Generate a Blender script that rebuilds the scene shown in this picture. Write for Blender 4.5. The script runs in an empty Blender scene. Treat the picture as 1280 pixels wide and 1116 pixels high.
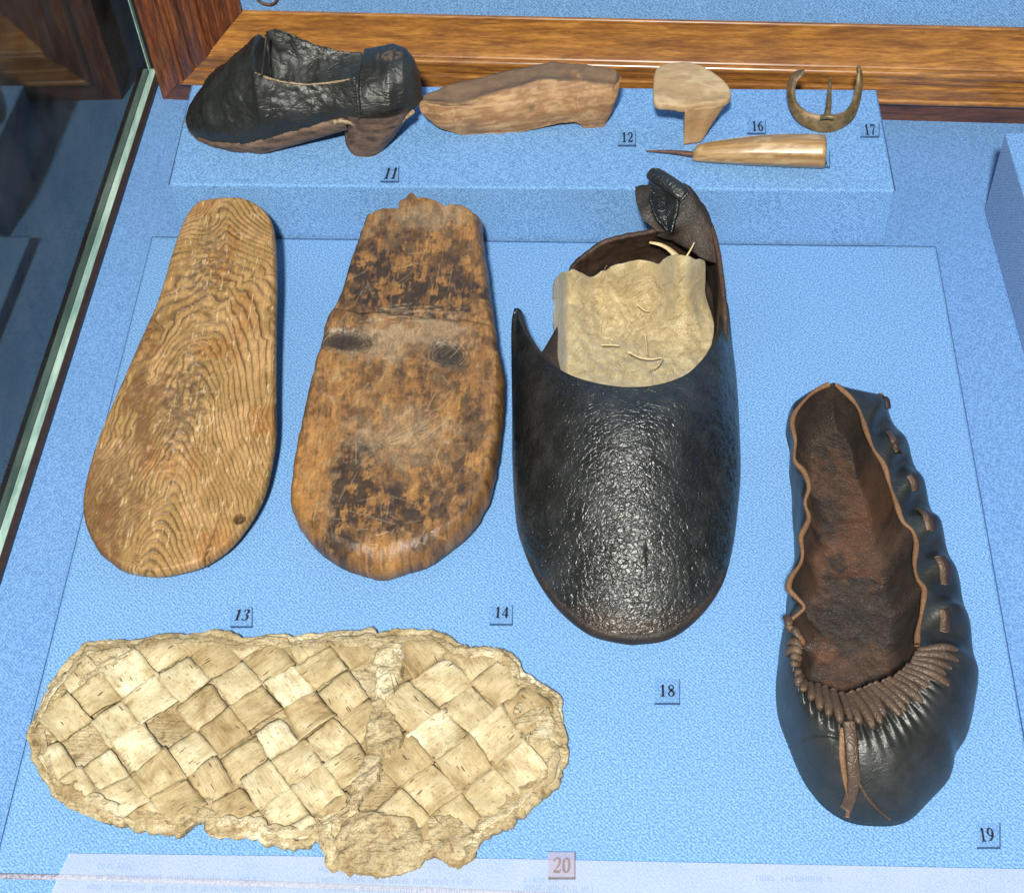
import bpy, math, random
import numpy as np
from mathutils import Matrix, Vector
random.seed(7)
rng = np.random.default_rng(7)
scn = bpy.context.scene
col = scn.collection
# ------------------------------------------------------------------ camera
F = 1878.0; CX, CY = 640.0, 558.0
R = np.array([[0.99755701, -0.00615459, 0.06958547],
              [0.04747381, 0.79047147, -0.61065628],
              [-0.05124699, 0.61246794, 0.78883254]])
CAM = np.array([0.05010154, -0.43967252, 0.56795943])
cd = bpy.data.cameras.new('camera'); cam = bpy.data.objects.new('camera', cd); col.objects.link(cam)
M4 = Matrix([list(R[i]) + [CAM[i]] for i in range(3)] + [[0, 0, 0, 1]])
cam.matrix_world = M4
cd.sensor_fit = 'HORIZONTAL'; cd.sensor_width = 36; cd.lens = F / 1280 * 36
cd.clip_start = 0.01; cd.clip_end = 50
scn.camera = cam
# ------------------------------------------------------------------ light
scn.view_settings.view_transform = 'Standard'; scn.view_settings.look = 'None'
scn.view_settings.exposure = 0.14; scn.view_settings.gamma = 1.0
w = bpy.data.worlds.new('World'); scn.world = w; w.use_nodes = True
w.node_tree.nodes['Background'].inputs[0].default_value = (1.0, 0.98, 0.95, 1)
w.node_tree.nodes['Background'].inputs[1].default_value = 0.18
def lamp(name, loc, target, power, size, color):
    l = bpy.data.lights.new(name, 'AREA'); l.shape = 'DISK'; l.size = size; l.energy = power; l.color = color
    o = bpy.data.objects.new(name, l); col.objects.link(o); o.location = loc
    o.rotation_euler = (Vector(target) - Vector(loc)).to_track_quat('-Z', 'Y').to_euler()
    return o
lamp('flash_lamp', (0.005, -0.78, 1.09), (0, 0.03, 0), 33, 0.09, (1.0, 0.97, 0.92))
# ------------------------------------------------------------------ maths
def ray(px, py):
    return R @ np.array([px - CX, -(py - CY), -F])
TILT = None            # (angle, y of the hinge line): a piece that leans on the block is laid out in its own plane
def tilt_fwd(V):
    a, y0 = TILT; c, s_ = math.cos(a), math.sin(a); V = np.array(V, float); y = V[:, 1] - y0; z = V[:, 2].copy()
    V[:, 1] = y0 + c * y - s_ * z; V[:, 2] = s_ * y + c * z; return V
def un(px, py, z=0.0):
    d = ray(px, py); C0 = CAM
    if TILT:
        a, y0 = TILT; c, s_ = math.cos(a), math.sin(a)
        d = np.array([d[0], c * d[1] + s_ * d[2], -s_ * d[1] + c * d[2]]); q = CAM[1] - y0
        C0 = np.array([CAM[0], y0 + c * q + s_ * CAM[2], -s_ * q + c * CAM[2]])
    t = (z - C0[2]) / d[2]; return C0 + t * d
def uny(px, py, y):
    d = ray(px, py); t = (y - CAM[1]) / d[1]; return CAM + t * d
def unpl(px, py, p, n):
    d = ray(px, py); t = np.dot(np.array(p) - CAM, n) / np.dot(d, n); return CAM + t * d
def cr(pts, n, closed=False):
    """catmull-rom resample to n points, even in arc length"""
    P = np.asarray(pts, float); k = len(P)
    out = []
    rngi = range(k if closed else k - 1)
    S = 14
    for i in rngi:
        if closed: p0, p1, p2, p3 = P[(i - 1) % k], P[i], P[(i + 1) % k], P[(i + 2) % k]
        else: p0, p1, p2, p3 = P[max(i - 1, 0)], P[i], P[i + 1], P[min(i + 2, k - 1)]
        for j in range(S):
            t = j / S
            out.append(0.5 * (2 * p1 + (p2 - p0) * t + (2 * p0 - 5 * p1 + 4 * p2 - p3) * t * t + (3 * p1 - p0 - 3 * p2 + p3) * t ** 3))
    out.append(P[0] if closed else P[-1])
    out = np.array(out)
    d = np.r_[0, np.cumsum(np.linalg.norm(np.diff(out, axis=0), axis=1))]
    q = np.linspace(0, d[-1], n, endpoint=not closed)
    return np.stack([np.interp(q, d, out[:, c]) for c in range(out.shape[1])], 1)
def sstep(a, b, x):
    t = np.clip((x - a) / (b - a), 0, 1); return t * t * (3 - 2 * t)
def _h(ix, iy, s):
    n = (ix * 374761393 + iy * 668265263 + s * 97471111) & 0xffffffff
    n = ((n ^ (n >> 13)) * 1274126177) & 0xffffffff
    return ((n ^ (n >> 16)) & 0xffff) / 65535.0
def vn(x, y, s=0):
    ix = np.floor(x).astype(np.int64); iy = np.floor(y).astype(np.int64)
    fx = x - ix; fy = y - iy
    fx = fx * fx * fx * (fx * (fx * 6 - 15) + 10); fy = fy * fy * fy * (fy * (fy * 6 - 15) + 10)
    a, b, c, d = _h(ix, iy, s), _h(ix + 1, iy, s), _h(ix, iy + 1, s), _h(ix + 1, iy + 1, s)
    return (a * (1 - fx) + b * fx) * (1 - fy) + (c * (1 - fx) + d * fx) * fy
def fbm(x, y, o=4, s=0, g=0.5):
    v = 0; a = 1; tot = 0
    for i in range(o):
        v = v + a * vn(x * 2 ** i + 17.3 * i, y * 2 ** i + 9.1 * i, s + i); tot += a; a *= g
    return v / tot
def mixc(a, b, m):
    return a * (1 - m[:, None]) + np.asarray(b)[None, :] * m[:, None]
def polydist(P, poly):
    """unsigned distance, nearest point and inside flag to a closed 2D polygon"""
    a = poly; b = np.roll(poly, -1, 0); ab = b - a; L = (ab ** 2).sum(1) + 1e-18
    t = np.clip(((P[:, None, :] - a[None]) * ab[None]).sum(2) / L[None], 0, 1)
    q = a[None] + t[..., None] * ab[None]
    d2 = ((P[:, None, :] - q) ** 2).sum(2); i = d2.argmin(1)
    near = q[np.arange(len(P)), i]; dist = np.sqrt(d2[np.arange(len(P)), i])
    x, y = P[:, 0][:, None], P[:, 1][:, None]
    cond = (a[None, :, 1] > y) != (b[None, :, 1] > y)
    xin = ab[None, :, 0] * (y - a[None, :, 1]) / np.where(np.abs(ab[None, :, 1]) < 1e-12, 1e-12, ab[None, :, 1]) + a[None, :, 0]
    ins = (cond & (x < xin)).sum(1) % 2 == 1
    return dist, near, ins
def stain(xy, px, py, rx, ry, z=0.01, n=0.5, s=3, soft=0.5):
    """blotch mask with a ragged outline, centred on the object's own point"""
    c = un(px, py, z)[:2]; k = 0.00040
    dx = (xy[:, 0] - c[0]) / (rx * k); dy = (xy[:, 1] - c[1]) / (ry * k * 1.25)
    r = np.sqrt(dx * dx + dy * dy) + n * (fbm(xy[:, 0] * 260, xy[:, 1] * 260, 4, s) - 0.5) * 2
    return 1 - sstep(1 - soft, 1 + soft, r)
# ------------------------------------------------------------------ objects
def grid_faces(m, n, cu=False, cv=False):
    """m rows, n columns; cv closes the columns, cu the rows"""
    i = np.arange(m if cu else m - 1)[:, None]; j = np.arange(n if cv else n - 1)[None, :]
    i2 = (i + 1) % m; j2 = (j + 1) % n
    return np.stack([i * n + j + 0 * i2, i * n + j2, i2 * n + j2, i2 * n + j], -1).reshape(-1, 4)
def mesh(name, V, faces, m=None, parent=None, smooth=True, colr=None, attrs=None, uv=None):
    me = bpy.data.meshes.new(name)
    V = np.asarray(V, float)
    me.from_pydata(V.tolist() if len(V) < 3000 else [tuple(v) for v in V.tolist()], [], [list(map(int, f)) for f in faces])
    if smooth: me.polygons.foreach_set('use_smooth', [True] * len(me.polygons))
    if colr is not None:
        a = me.color_attributes.new('col', 'FLOAT_COLOR', 'POINT')
        c = np.ones((len(V), 4)); c[:, :3] = colr; a.data.foreach_set('color', c.ravel())
    for k, v in (attrs or {}).items():
        a = me.attributes.new(k, 'FLOAT', 'POINT'); a.data.foreach_set('value', np.asarray(v, float).ravel())
    if uv is not None:
        u = me.uv_layers.new(name='UVMap'); idx = np.empty(len(me.loops), int); me.loops.foreach_get('vertex_index', idx)
        u.data.foreach_set('uv', np.asarray(uv, float)[idx].ravel())
    me.validate(); me.update()
    if m: me.materials.append(m)
    o = bpy.data.objects.new(name, me); col.objects.link(o)
    if parent: o.parent = parent; o.matrix_parent_inverse = Matrix.Translation(-parent.location)
    return o
def thing(name, label, cat, loc, group=None):
    o = bpy.data.objects.new(name, None); col.objects.link(o); o.location = tuple(map(float, loc)); o.empty_display_size = 0.01
    tag(o, label, cat, group); return o
def tag(o, label, cat, group=None):
    o['label'] = label; o['category'] = cat
    if group: o['group'] = group
    return o
def solid(o, t, off=-1):
    md = o.modifiers.new('thick', 'SOLIDIFY'); md.thickness = t; md.offset = off
    return o
def bevel(o, wd, seg=2):
    md = o.modifiers.new('bevel', 'BEVEL'); md.width = wd; md.segments = seg; md.limit_method = 'ANGLE'; md.angle_limit = 0.6
    return o
def prism(name, quad, z0, z1, m, parent=None, bev=0.0, smooth=False):
    """vertical prism on a list of xy corners (counter-clockwise)"""
    n = len(quad)
    V = [(q[0], q[1], z0) for q in quad] + [(q[0], q[1], z1) for q in quad]
    f = [list(range(n))[::-1], list(range(n, 2 * n))] + [[i, (i + 1) % n, n + (i + 1) % n, n + i] for i in range(n)]
    o = mesh(name, V, f, m, parent, smooth)
    if bev: bevel(o, bev)
    return o
def tube(name, path, rad, m, parent=None, seg=8, flat=1.0, up=None, colr=None):
    """tube along a path with a radius per point; flat squashes it along 'up'"""
    P = np.asarray(path, float); n = len(P); rad = np.broadcast_to(np.asarray(rad, float), (n,))
    T = np.gradient(P, axis=0); T /= np.linalg.norm(T, axis=1)[:, None] + 1e-12
    U = np.tile(np.array([0, 0, 1.0]) if up is None else np.asarray(up, float), (n, 1)) if np.ndim(up) < 2 else np.asarray(up, float)
    U = U - (U * T).sum(1)[:, None] * T
    U /= np.linalg.norm(U, axis=1)[:, None] + 1e-9
    S = np.cross(T, U)
    a = np.linspace(0, 2 * np.pi, seg, endpoint=False)
    V = P[:, None, :] + rad[:, None, None] * (np.cos(a)[None, :, None] * S[:, None, :] + flat * np.sin(a)[None, :, None] * U[:, None, :])
    V = V.reshape(-1, 3)
    f = grid_faces(n, seg, cv=True).tolist() + [list(range(seg)), list(range((n - 1) * seg, n * seg))[::-1]]
    return mesh(name, V, f, m, parent)
# ------------------------------------------------------------------ node materials
def mat(name):
    m = bpy.data.materials.new(name); m.use_nodes = True
    nt = m.node_tree; b = nt.nodes['Principled BSDF']
    return m, nt, b
def nd(nt, t, **kw):
    n = nt.nodes.new(t)
    for k, v in kw.items():
        if k.startswith('i_'):
            key = k[2:]
            n.inputs[int(key) if key.isdigit() else key.replace('_', ' ')].default_value = v
        else: setattr(n, k, v)
    return n
def ramp(nt, fac, stops):
    r = nt.nodes.new('ShaderNodeValToRGB'); e = r.color_ramp.elements
    while len(e) < len(stops): e.new(0.5)
    for i, (p, c) in enumerate(stops):
        e[i].position = p; e[i].color = (*c, 1) if len(c) == 3 else c
    nt.links.new(fac, r.inputs[0]); return r.outputs[0]
def noise(nt, scale, det=4, rough=0.55, vec=None, dist=0.0):
    n = nd(nt, 'ShaderNodeTexNoise'); n.inputs['Scale'].default_value = scale; n.inputs['Detail'].default_value = det
    n.inputs['Roughness'].default_value = rough; n.inputs['Distortion'].default_value = dist
    if vec is not None: nt.links.new(vec, n.inputs['Vector'])
    return n.outputs['Fac']
def coords(nt, scale=(1, 1, 1), rot=(0, 0, 0), kind='Object'):
    tc = nd(nt, 'ShaderNodeTexCoord'); mp = nd(nt, 'ShaderNodeMapping')
    mp.inputs['Scale'].default_value = scale; mp.inputs['Rotation'].default_value = rot
    nt.links.new(tc.outputs[kind], mp.inputs['Vector']); return mp.outputs['Vector']
def coords_rs(nt, scale, ang):
    mp = nd(nt, 'ShaderNodeMapping'); mp.inputs['Scale'].default_value = scale
    nt.links.new(coords(nt, (1, 1, 1), (0, 0, ang)), mp.inputs['Vector']); return mp.outputs['Vector']
def mix(nt, a, b, fac, mode='MIX'):
    n = nd(nt, 'ShaderNodeMix', data_type='RGBA', blend_type=mode)
    for s, v in ((6, a), (7, b)):
        if hasattr(v, 'is_linked'): nt.links.new(v, n.inputs[s])
        else: n.inputs[s].default_value = (*v, 1)
    if hasattr(fac, 'is_linked'): nt.links.new(fac, n.inputs[0])
    else: n.inputs[0].default_value = fac
    return n.outputs[2]
def math_(nt, op, a, b=0.0):
    n = nd(nt, 'ShaderNodeMath', operation=op)
    for i, v in enumerate((a, b)):
        if hasattr(v, 'is_linked'): nt.links.new(v, n.inputs[i])
        else: n.inputs[i].default_value = v
    return n.outputs[0]
def bump(nt, b, h, dist, strength=1.0, prev=None):
    n = nd(nt, 'ShaderNodeBump'); n.inputs['Distance'].default_value = dist; n.inputs['Strength'].default_value = strength
    nt.links.new(h, n.inputs['Height'])
    if prev is not None: nt.links.new(prev, n.inputs['Normal'])
    nt.links.new(n.outputs[0], b.inputs['Normal']); return n.outputs[0]

def fabric(name, dark, light, sc=1.0):
    m, nt, b = mat(name); v = coords(nt)
    n1 = noise(nt, 1150 * sc, 2, 0.7, v); n2 = noise(nt, 9, 3, 0.5, v)
    wv = nd(nt, 'ShaderNodeTexWave', wave_type='BANDS', bands_direction='DIAGONAL'); wv.inputs['Scale'].default_value = 330 * sc; wv.inputs['Distortion'].default_value = 3.0
    wv.inputs['Detail'].default_value = 2; wv.inputs['Detail Scale'].default_value = 1.5
    nt.links.new(v, wv.inputs['Vector'])
    f = math_(nt, 'ADD', math_(nt, 'MULTIPLY', n1, 0.91), math_(nt, 'MULTIPLY', wv.outputs['Fac'], 0.09))
    c = ramp(nt, f, [(0.42, tuple(x * .93 for x in dark)), (0.58, tuple(x * 1.06 for x in light))])
    c = mix(nt, c, tuple(x * 0.88 for x in dark), math_(nt, 'MULTIPLY', ramp(nt, n2, [(0.45, (0, 0, 0)), (0.75, (1, 1, 1))]), 0.18))
    nt.links.new(c, b.inputs['Base Color'])
    b.inputs['Roughness'].default_value = 0.75; b.inputs['Sheen Weight'].default_value = 0.08; b.inputs['Specular IOR Level'].default_value = 0.25
    bump(nt, b, f, 0.00035, 0.7); return m
FAB = fabric('blue_fabric', (0.092, 0.212, 0.420), (0.175, 0.348, 0.590))
FAB2 = fabric('blue_floor_fabric', (0.086, 0.194, 0.40), (0.150, 0.306, 0.55), 1.15)

def varnish(name, c0, c1, c2, direc, rough=0.5):
    m, nt, b = mat(name)
    s = {'x': (30, 330, 330), 'z': (330, 330, 22)}[direc]
    v = coords(nt, s); n1 = noise(nt, 1.0, 6, 0.65, v, 0.6)
    s2 = {'x': (150, 1100, 1100), 'z': (1100, 1100, 150)}[direc]
    n2 = noise(nt, 1.0, 3, 0.6, coords(nt, s2)); n3 = noise(nt, 14, 3, 0.5, coords(nt))
    f = math_(nt, 'ADD', math_(nt, 'MULTIPLY', n1, 0.7), math_(nt, 'MULTIPLY', n2, 0.3))
    c = ramp(nt, f, [(0.36, c0), (0.5, c1), (0.62, c2)])
    c = mix(nt, c, c0, ramp(nt, n3, [(0.5, (0, 0, 0)), (0.75, (0.5, 0.5, 0.5))]))
    nt.links.new(c, b.inputs['Base Color'])
    nt.links.new(ramp(nt, n1, [(0.3, (rough + .12,) * 3), (0.7, (rough - .05,) * 3)]), b.inputs['Roughness'])
    b.inputs['Coat Weight'].default_value = 1.0; b.inputs['Coat Roughness'].default_value = 0.20; b.inputs['Specular IOR Level'].default_value = 0.2
    bump(nt, b, f, 0.00025, 0.5); return m
RAIL = varnish('golden_varnished_oak', (0.120, 0.041, 0.008), (0.240, 0.096, 0.015), (0.38, 0.170, 0.031), 'x')
STILE = varnish('shaded_varnished_oak', (0.030, 0.010, 0.005), (0.115, 0.034, 0.011), (0.24, 0.075, 0.020), 'z')  # darker, redder varnish paints shade into the same wood as the rail
PLINTH = varnish('dark_plinth_oak', (0.035, 0.014, 0.008), (0.085, 0.03, 0.014), (0.13, 0.05, 0.022), 'x', 0.45)

def vcol(name, rough=(0.45, 0.7), bs=900, bd=0.0003, vary=0.35, spec=0.4, stretch=(1, 1, 1), coat=0.0):
    """procedural grain and relief over the object's own colouring attribute"""
    m, nt, b = mat(name); a = nd(nt, 'ShaderNodeAttribute', attribute_name='col')
    v = coords(nt, stretch); n1 = noise(nt, bs, 5, 0.65, v); n2 = noise(nt, bs * 0.22, 4, 0.6, v)
    f = math_(nt, 'ADD', math_(nt, 'MULTIPLY', n1, 0.55), math_(nt, 'MULTIPLY', n2, 0.45))
    k = ramp(nt, f, [(0.32, (1 - vary,) * 3), (0.5, (1, 1, 1)), (0.7, (1 + vary * 0.8,) * 3)])
    c = mix(nt, a.outputs['Color'], k, 1.0, 'MULTIPLY')
    nt.links.new(c, b.inputs['Base Color'])
    nt.links.new(ramp(nt, n2, [(0.3, (rough[0],) * 3), (0.7, (rough[1],) * 3)]), b.inputs['Roughness'])
    b.inputs['Specular IOR Level'].default_value = spec; b.inputs['Coat Weight'].default_value = coat
    bump(nt, b, f, bd, 0.8); return m
WOOD = vcol('old_wood', (0.42, 0.68), 1100, 0.0003, 0.35, 0.4)
WOODS = vcol('scratched_wood', (0.36, 0.62), 900, 0.0004, 0.45, 0.45)
CARVED = vcol('carved_wood', (0.5, 0.75), 800, 0.0003, 0.25, 0.35, (0.25, 1, 1))

def leather(name, base, brown, amount, cracks=420, rough=(0.30, 0.5), bd=0.0006, light=(0.028, 0.030, 0.030), crk=0.6, stretch=(1, 1, 1), scuff=None, crease=0.0, csc=150, spec=0.5):
    m, nt, b = mat(name); v = coords(nt); vs = coords(nt, stretch)
    dn = nd(nt, 'ShaderNodeTexNoise'); dn.inputs['Scale'].default_value = 160; dn.inputs['Detail'].default_value = 3
    nt.links.new(v, dn.inputs['Vector'])
    dv = nd(nt, 'ShaderNodeMixRGB', blend_type='ADD'); dv.inputs[0].default_value = 0.006
    nt.links.new(vs, dv.inputs[1]); nt.links.new(dn.outputs['Color'], dv.inputs[2])
    vo = nd(nt, 'ShaderNodeTexVoronoi', feature='DISTANCE_TO_EDGE'); vo.inputs['Scale'].default_value = cracks
    nt.links.new(dv.outputs[0], vo.inputs['Vector'])
    cr_ = ramp(nt, vo.outputs['Distance'], [(0.0, (0, 0, 0)), (0.16, (1, 1, 1))])
    n1 = noise(nt, 70, 5, 0.6, v); n2 = noise(nt, 1500, 3, 0.6, v); n3 = noise(nt, 25, 4, 0.6, v)
    at = nd(nt, 'ShaderNodeAttribute', attribute_name='worn')
    c = mix(nt, base, light, ramp(nt, n1, [(0.45, (0, 0, 0)), (0.75, (0.8, 0.8, 0.8))]))
    f = math_(nt, 'ADD', math_(nt, 'MULTIPLY', n3, 0.5), math_(nt, 'ADD', math_(nt, 'MULTIPLY', n2, 0.15), at.outputs['Fac']))
    c = mix(nt, c, brown, ramp(nt, f, [(amount, (0, 0, 0)), (amount + 0.28, (1, 1, 1))]))
    nt.links.new(c, b.inputs['Base Color'])
    if scuff:
        ed = ramp(nt, vo.outputs['Distance'], [(0.02, (1, 1, 1)), (0.13, (0, 0, 0))]); n5 = noise(nt, 48, 5, 0.7, v)
        c = mix(nt, c, scuff, math_(nt, 'MULTIPLY', ed, ramp(nt, n5, [(0.44, (0, 0, 0)), (0.58, (0.85, 0.85, 0.85))])))
    n6 = noise(nt, 260, 5, 0.65, vs, 0.8)
    hc = None
    if crease:
        for an_, sc2 in ((0.62, csc), (-0.50, csc * 1.2), (0.08, csc * 1.7)):
            nn_ = noise(nt, sc2, 4, 0.6, coords_rs(nt, (0.36, 1, 0.7), an_), 0.5)
            rr_ = ramp(nt, math_(nt, 'ABSOLUTE', math_(nt, 'SUBTRACT', nn_, 0.5)), [(0.0, (0, 0, 0)), (0.045, (1, 1, 1))])
            hc = rr_ if hc is None else math_(nt, 'MULTIPLY', hc, rr_)
    ro = ramp(nt, n1, [(0.3, (rough[0],) * 3), (0.7, (rough[1],) * 3)])
    nt.links.new(ro, b.inputs['Roughness'])
    h = math_(nt, 'ADD', math_(nt, 'ADD', math_(nt, 'MULTIPLY', cr_, crk), math_(nt, 'MULTIPLY', n6, 0.45)), math_(nt, 'ADD', math_(nt, 'MULTIPLY', n2, 0.25), math_(nt, 'MULTIPLY', n1, 0.6)))
    if hc is not None: h = math_(nt, 'ADD', h, math_(nt, 'MULTIPLY', hc, crease))
    b.inputs['Specular IOR Level'].default_value = spec; b.inputs['Specular Tint'].default_value = (0.98, 1.0, 0.95, 1)
    bump(nt, b, h, bd, 0.8); return m
LEA18 = leather('cracked_black_leather', (0.008, 0.009, 0.0088), (0.060, 0.036, 0.022), 0.62, 300, (0.27, 0.42), 0.00048, crk=0.42, stretch=(1, 1.4, 1), scuff=(0.115, 0.108, 0.095), crease=0.40, csc=100, spec=0.68)
LEA19 = leather('smooth_black_leather', (0.012, 0.013, 0.012), (0.065, 0.035, 0.020), 0.56, 120, (0.34, 0.52), 0.00040, crk=0.0, crease=0.26, csc=75, spec=0.55)
LEA11 = leather('creased_black_leather', (0.014, 0.015, 0.013), (0.085, 0.055, 0.034), 0.58, 300, (0.34, 0.54), 0.00042, crk=0.04, crease=0.5, csc=60, stretch=(1.3, .5, .8))
BROWNL = leather('dark_brown_leather', (0.014, 0.009, 0.006), (0.075, 0.036, 0.017), 0.46, 500, (0.5, 0.75), 0.00022, (0.05, 0.028, 0.016))
FLOORL = leather('rusty_inner_leather', (0.022, 0.014, 0.010), (0.125, 0.050, 0.020), 0.36, 700, (0.55, 0.8), 0.0004, (0.05, 0.03, 0.02))
TANL = leather('tan_cut_leather_edge', (0.14, 0.070, 0.030), (0.30, 0.17, 0.08), 0.42, 300, (0.5, 0.7), 0.0003, (0.21, 0.11, 0.05))
PLEATL = leather('gathered_brown_leather', (0.060, 0.036, 0.021), (0.26, 0.16, 0.085), 0.36, 400, (0.45, 0.62), 0.0003, (0.12, 0.07, 0.04))

def simple(name, c0, c1, sc, rough, bd=0.0003, metal=0.0, stretch=(1, 1, 1), spec=0.5):
    m, nt, b = mat(name); n1 = noise(nt, sc, 5, 0.65, coords(nt, stretch))
    nt.links.new(ramp(nt, n1, [(0.35, c0), (0.65, c1)]), b.inputs['Base Color'])
    b.inputs['Roughness'].default_value = rough; b.inputs['Metallic'].default_value = metal; b.inputs['Specular IOR Level'].default_value = spec
    bump(nt, b, n1, bd, 0.6); return m
BRASS = simple('tarnished_bronze', (0.075, 0.050, 0.022), (0.19, 0.13, 0.055), 260, 0.52, 0.0003, 0.35)
RUST = simple('rusty_iron', (0.06, 0.03, 0.02), (0.15, 0.075, 0.045), 500, 0.6, 0.0002, 0.3)
SEAL = simple('dark_brown_seal', (0.018, 0.010, 0.010), (0.035, 0.018, 0.015), 200, 0.5)
ROOM = simple('dark_room_floor', (0.05, 0.06, 0.065), (0.09, 0.10, 0.11), 6, 0.7)
EDGE = simple('green_glass_edge', (0.16, 0.27, 0.23), (0.42, 0.56, 0.47), 180, 0.25, 0.0002, 0.0, (1, .15, 1))
INK = simple('printed_ink', (0.006, 0.006, 0.008), (0.012, 0.012, 0.016), 300, 0.5)
INK20 = simple('ink_reflection_haze', (0.16, 0.13, 0.13), (0.20, 0.16, 0.16), 300, 0.5)  # ink lightened to paint in the reflection lying over this tag
STITCH = simple('waxed_thread', (0.16, 0.11, 0.06), (0.34, 0.25, 0.14), 700, 0.6)
DWOOD = simple('dark_wood_sole', (0.035, 0.021, 0.013), (0.150, 0.092, 0.056), 260, 0.55, 0.0014, 0, (0.3, 1, 1))
STRAW = simple('dry_straw', (0.42, 0.32, 0.15), (0.62, 0.50, 0.28), 500, 0.6)

def film(name, colr, opac, rough=0.3):
    m, nt, b = mat(name); out = nt.nodes['Material Output']
    tr = nd(nt, 'ShaderNodeBsdfTransparent'); mx = nd(nt, 'ShaderNodeMixShader')
    n1 = noise(nt, 60, 3, 0.5, coords(nt)); b.inputs['Base Color'].default_value = (*colr, 1); b.inputs['Roughness'].default_value = rough
    nt.links.new(ramp(nt, n1, [(0.3, (opac * 0.85,) * 3), (0.7, (opac * 1.15,) * 3)]), mx.inputs[0])
    nt.links.new(tr.outputs[0], mx.inputs[1]); nt.links.new(b.outputs[0], mx.inputs[2]); nt.links.new(mx.outputs[0], out.inputs[0]); return m
REFL = film('milky_reflection', (0.60, 0.64, 0.74), 0.24, 0.6)  # paints the caption's reflection in a front glass that is not built
REFLTXT = film('reflected_print', (0.24, 0.34, 0.55), 0.28, 0.7)  # lettering of the reflected caption
TAGM = film('tag_acetate', (0.12, 0.26, 0.50), 0.06, 0.5)
TAGE = film('tag_cut_edge', (0.03, 0.06, 0.14), 0.75, 0.4)
TAGP = film('tag_acetate_reflection_haze', (0.50, 0.42, 0.50), 0.25, 0.4)  # pale tint paints the reflection over the tag

def glass():
    m, nt, b = mat('tinted_case_glass'); out = nt.nodes['Material Output']
    nt.nodes.remove(b)
    tr = nd(nt, 'ShaderNodeBsdfTransparent'); gl = nd(nt, 'ShaderNodeBsdfGlossy'); gl.inputs['Roughness'].default_value = 0.05; gl.inputs['Color'].default_value = (0.86, 0.93, 0.90, 1)
    n1 = noise(nt, 12, 3, 0.5, coords(nt))
    nt.links.new(ramp(nt, n1, [(0.3, (0.80, 0.86, 0.86)), (0.7, (0.86, 0.90, 0.90))]), tr.inputs[0])
    fr = nd(nt, 'ShaderNodeFresnel'); fr.inputs['IOR'].default_value = 1.85
    du = nd(nt, 'ShaderNodeBsdfDiffuse'); du.inputs[0].default_value = (0.62, 0.63, 0.58, 1); md_ = nd(nt, 'ShaderNodeMixShader')
    nt.links.new(ramp(nt, noise(nt, 25, 5, 0.65, coords(nt)), [(0.35, (0.02, 0.02, 0.02)), (0.7, (0.10, 0.10, 0.10))]), md_.inputs[0]); nt.links.new(tr.outputs[0], md_.inputs[1]); nt.links.new(du.outputs[0], md_.inputs[2])
    mx = nd(nt, 'ShaderNodeMixShader'); nt.links.new(fr.outputs[0], mx.inputs[0]); nt.links.new(md_.outputs[0], mx.inputs[1]); nt.links.new(gl.outputs[0], mx.inputs[2])
    nt.links.new(mx.outputs[0], out.inputs[0]); return m
GLASS = glass()

def linen():
    m, nt, b = mat('coarse_felted_linen'); v = coords(nt)
    n1 = noise(nt, 75, 6, 0.7, v, 1.8); n2 = noise(nt, 1600, 3, 0.6, v)
    n3 = noise(nt, 300, 6, 0.8, coords(nt, (1, .35, 1), (0, 0, .5)), 3.5)
    f = math_(nt, 'ADD', math_(nt, 'MULTIPLY', n1, 0.40), math_(nt, 'ADD', math_(nt, 'MULTIPLY', n3, 0.34), math_(nt, 'MULTIPLY', n2, 0.26)))
    c = ramp(nt, f, [(0.33, (0.20, 0.150, 0.066)), (0.48, (0.35, 0.27, 0.130)), (0.66, (0.60, 0.52, 0.33))])
    nt.links.new(c, b.inputs['Base Color']); b.inputs['Roughness'].default_value = 0.85; b.inputs['Sheen Weight'].default_value = 0.15
    bump(nt, b, f, 0.0009, 0.8); return m
LINEN = linen()

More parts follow.
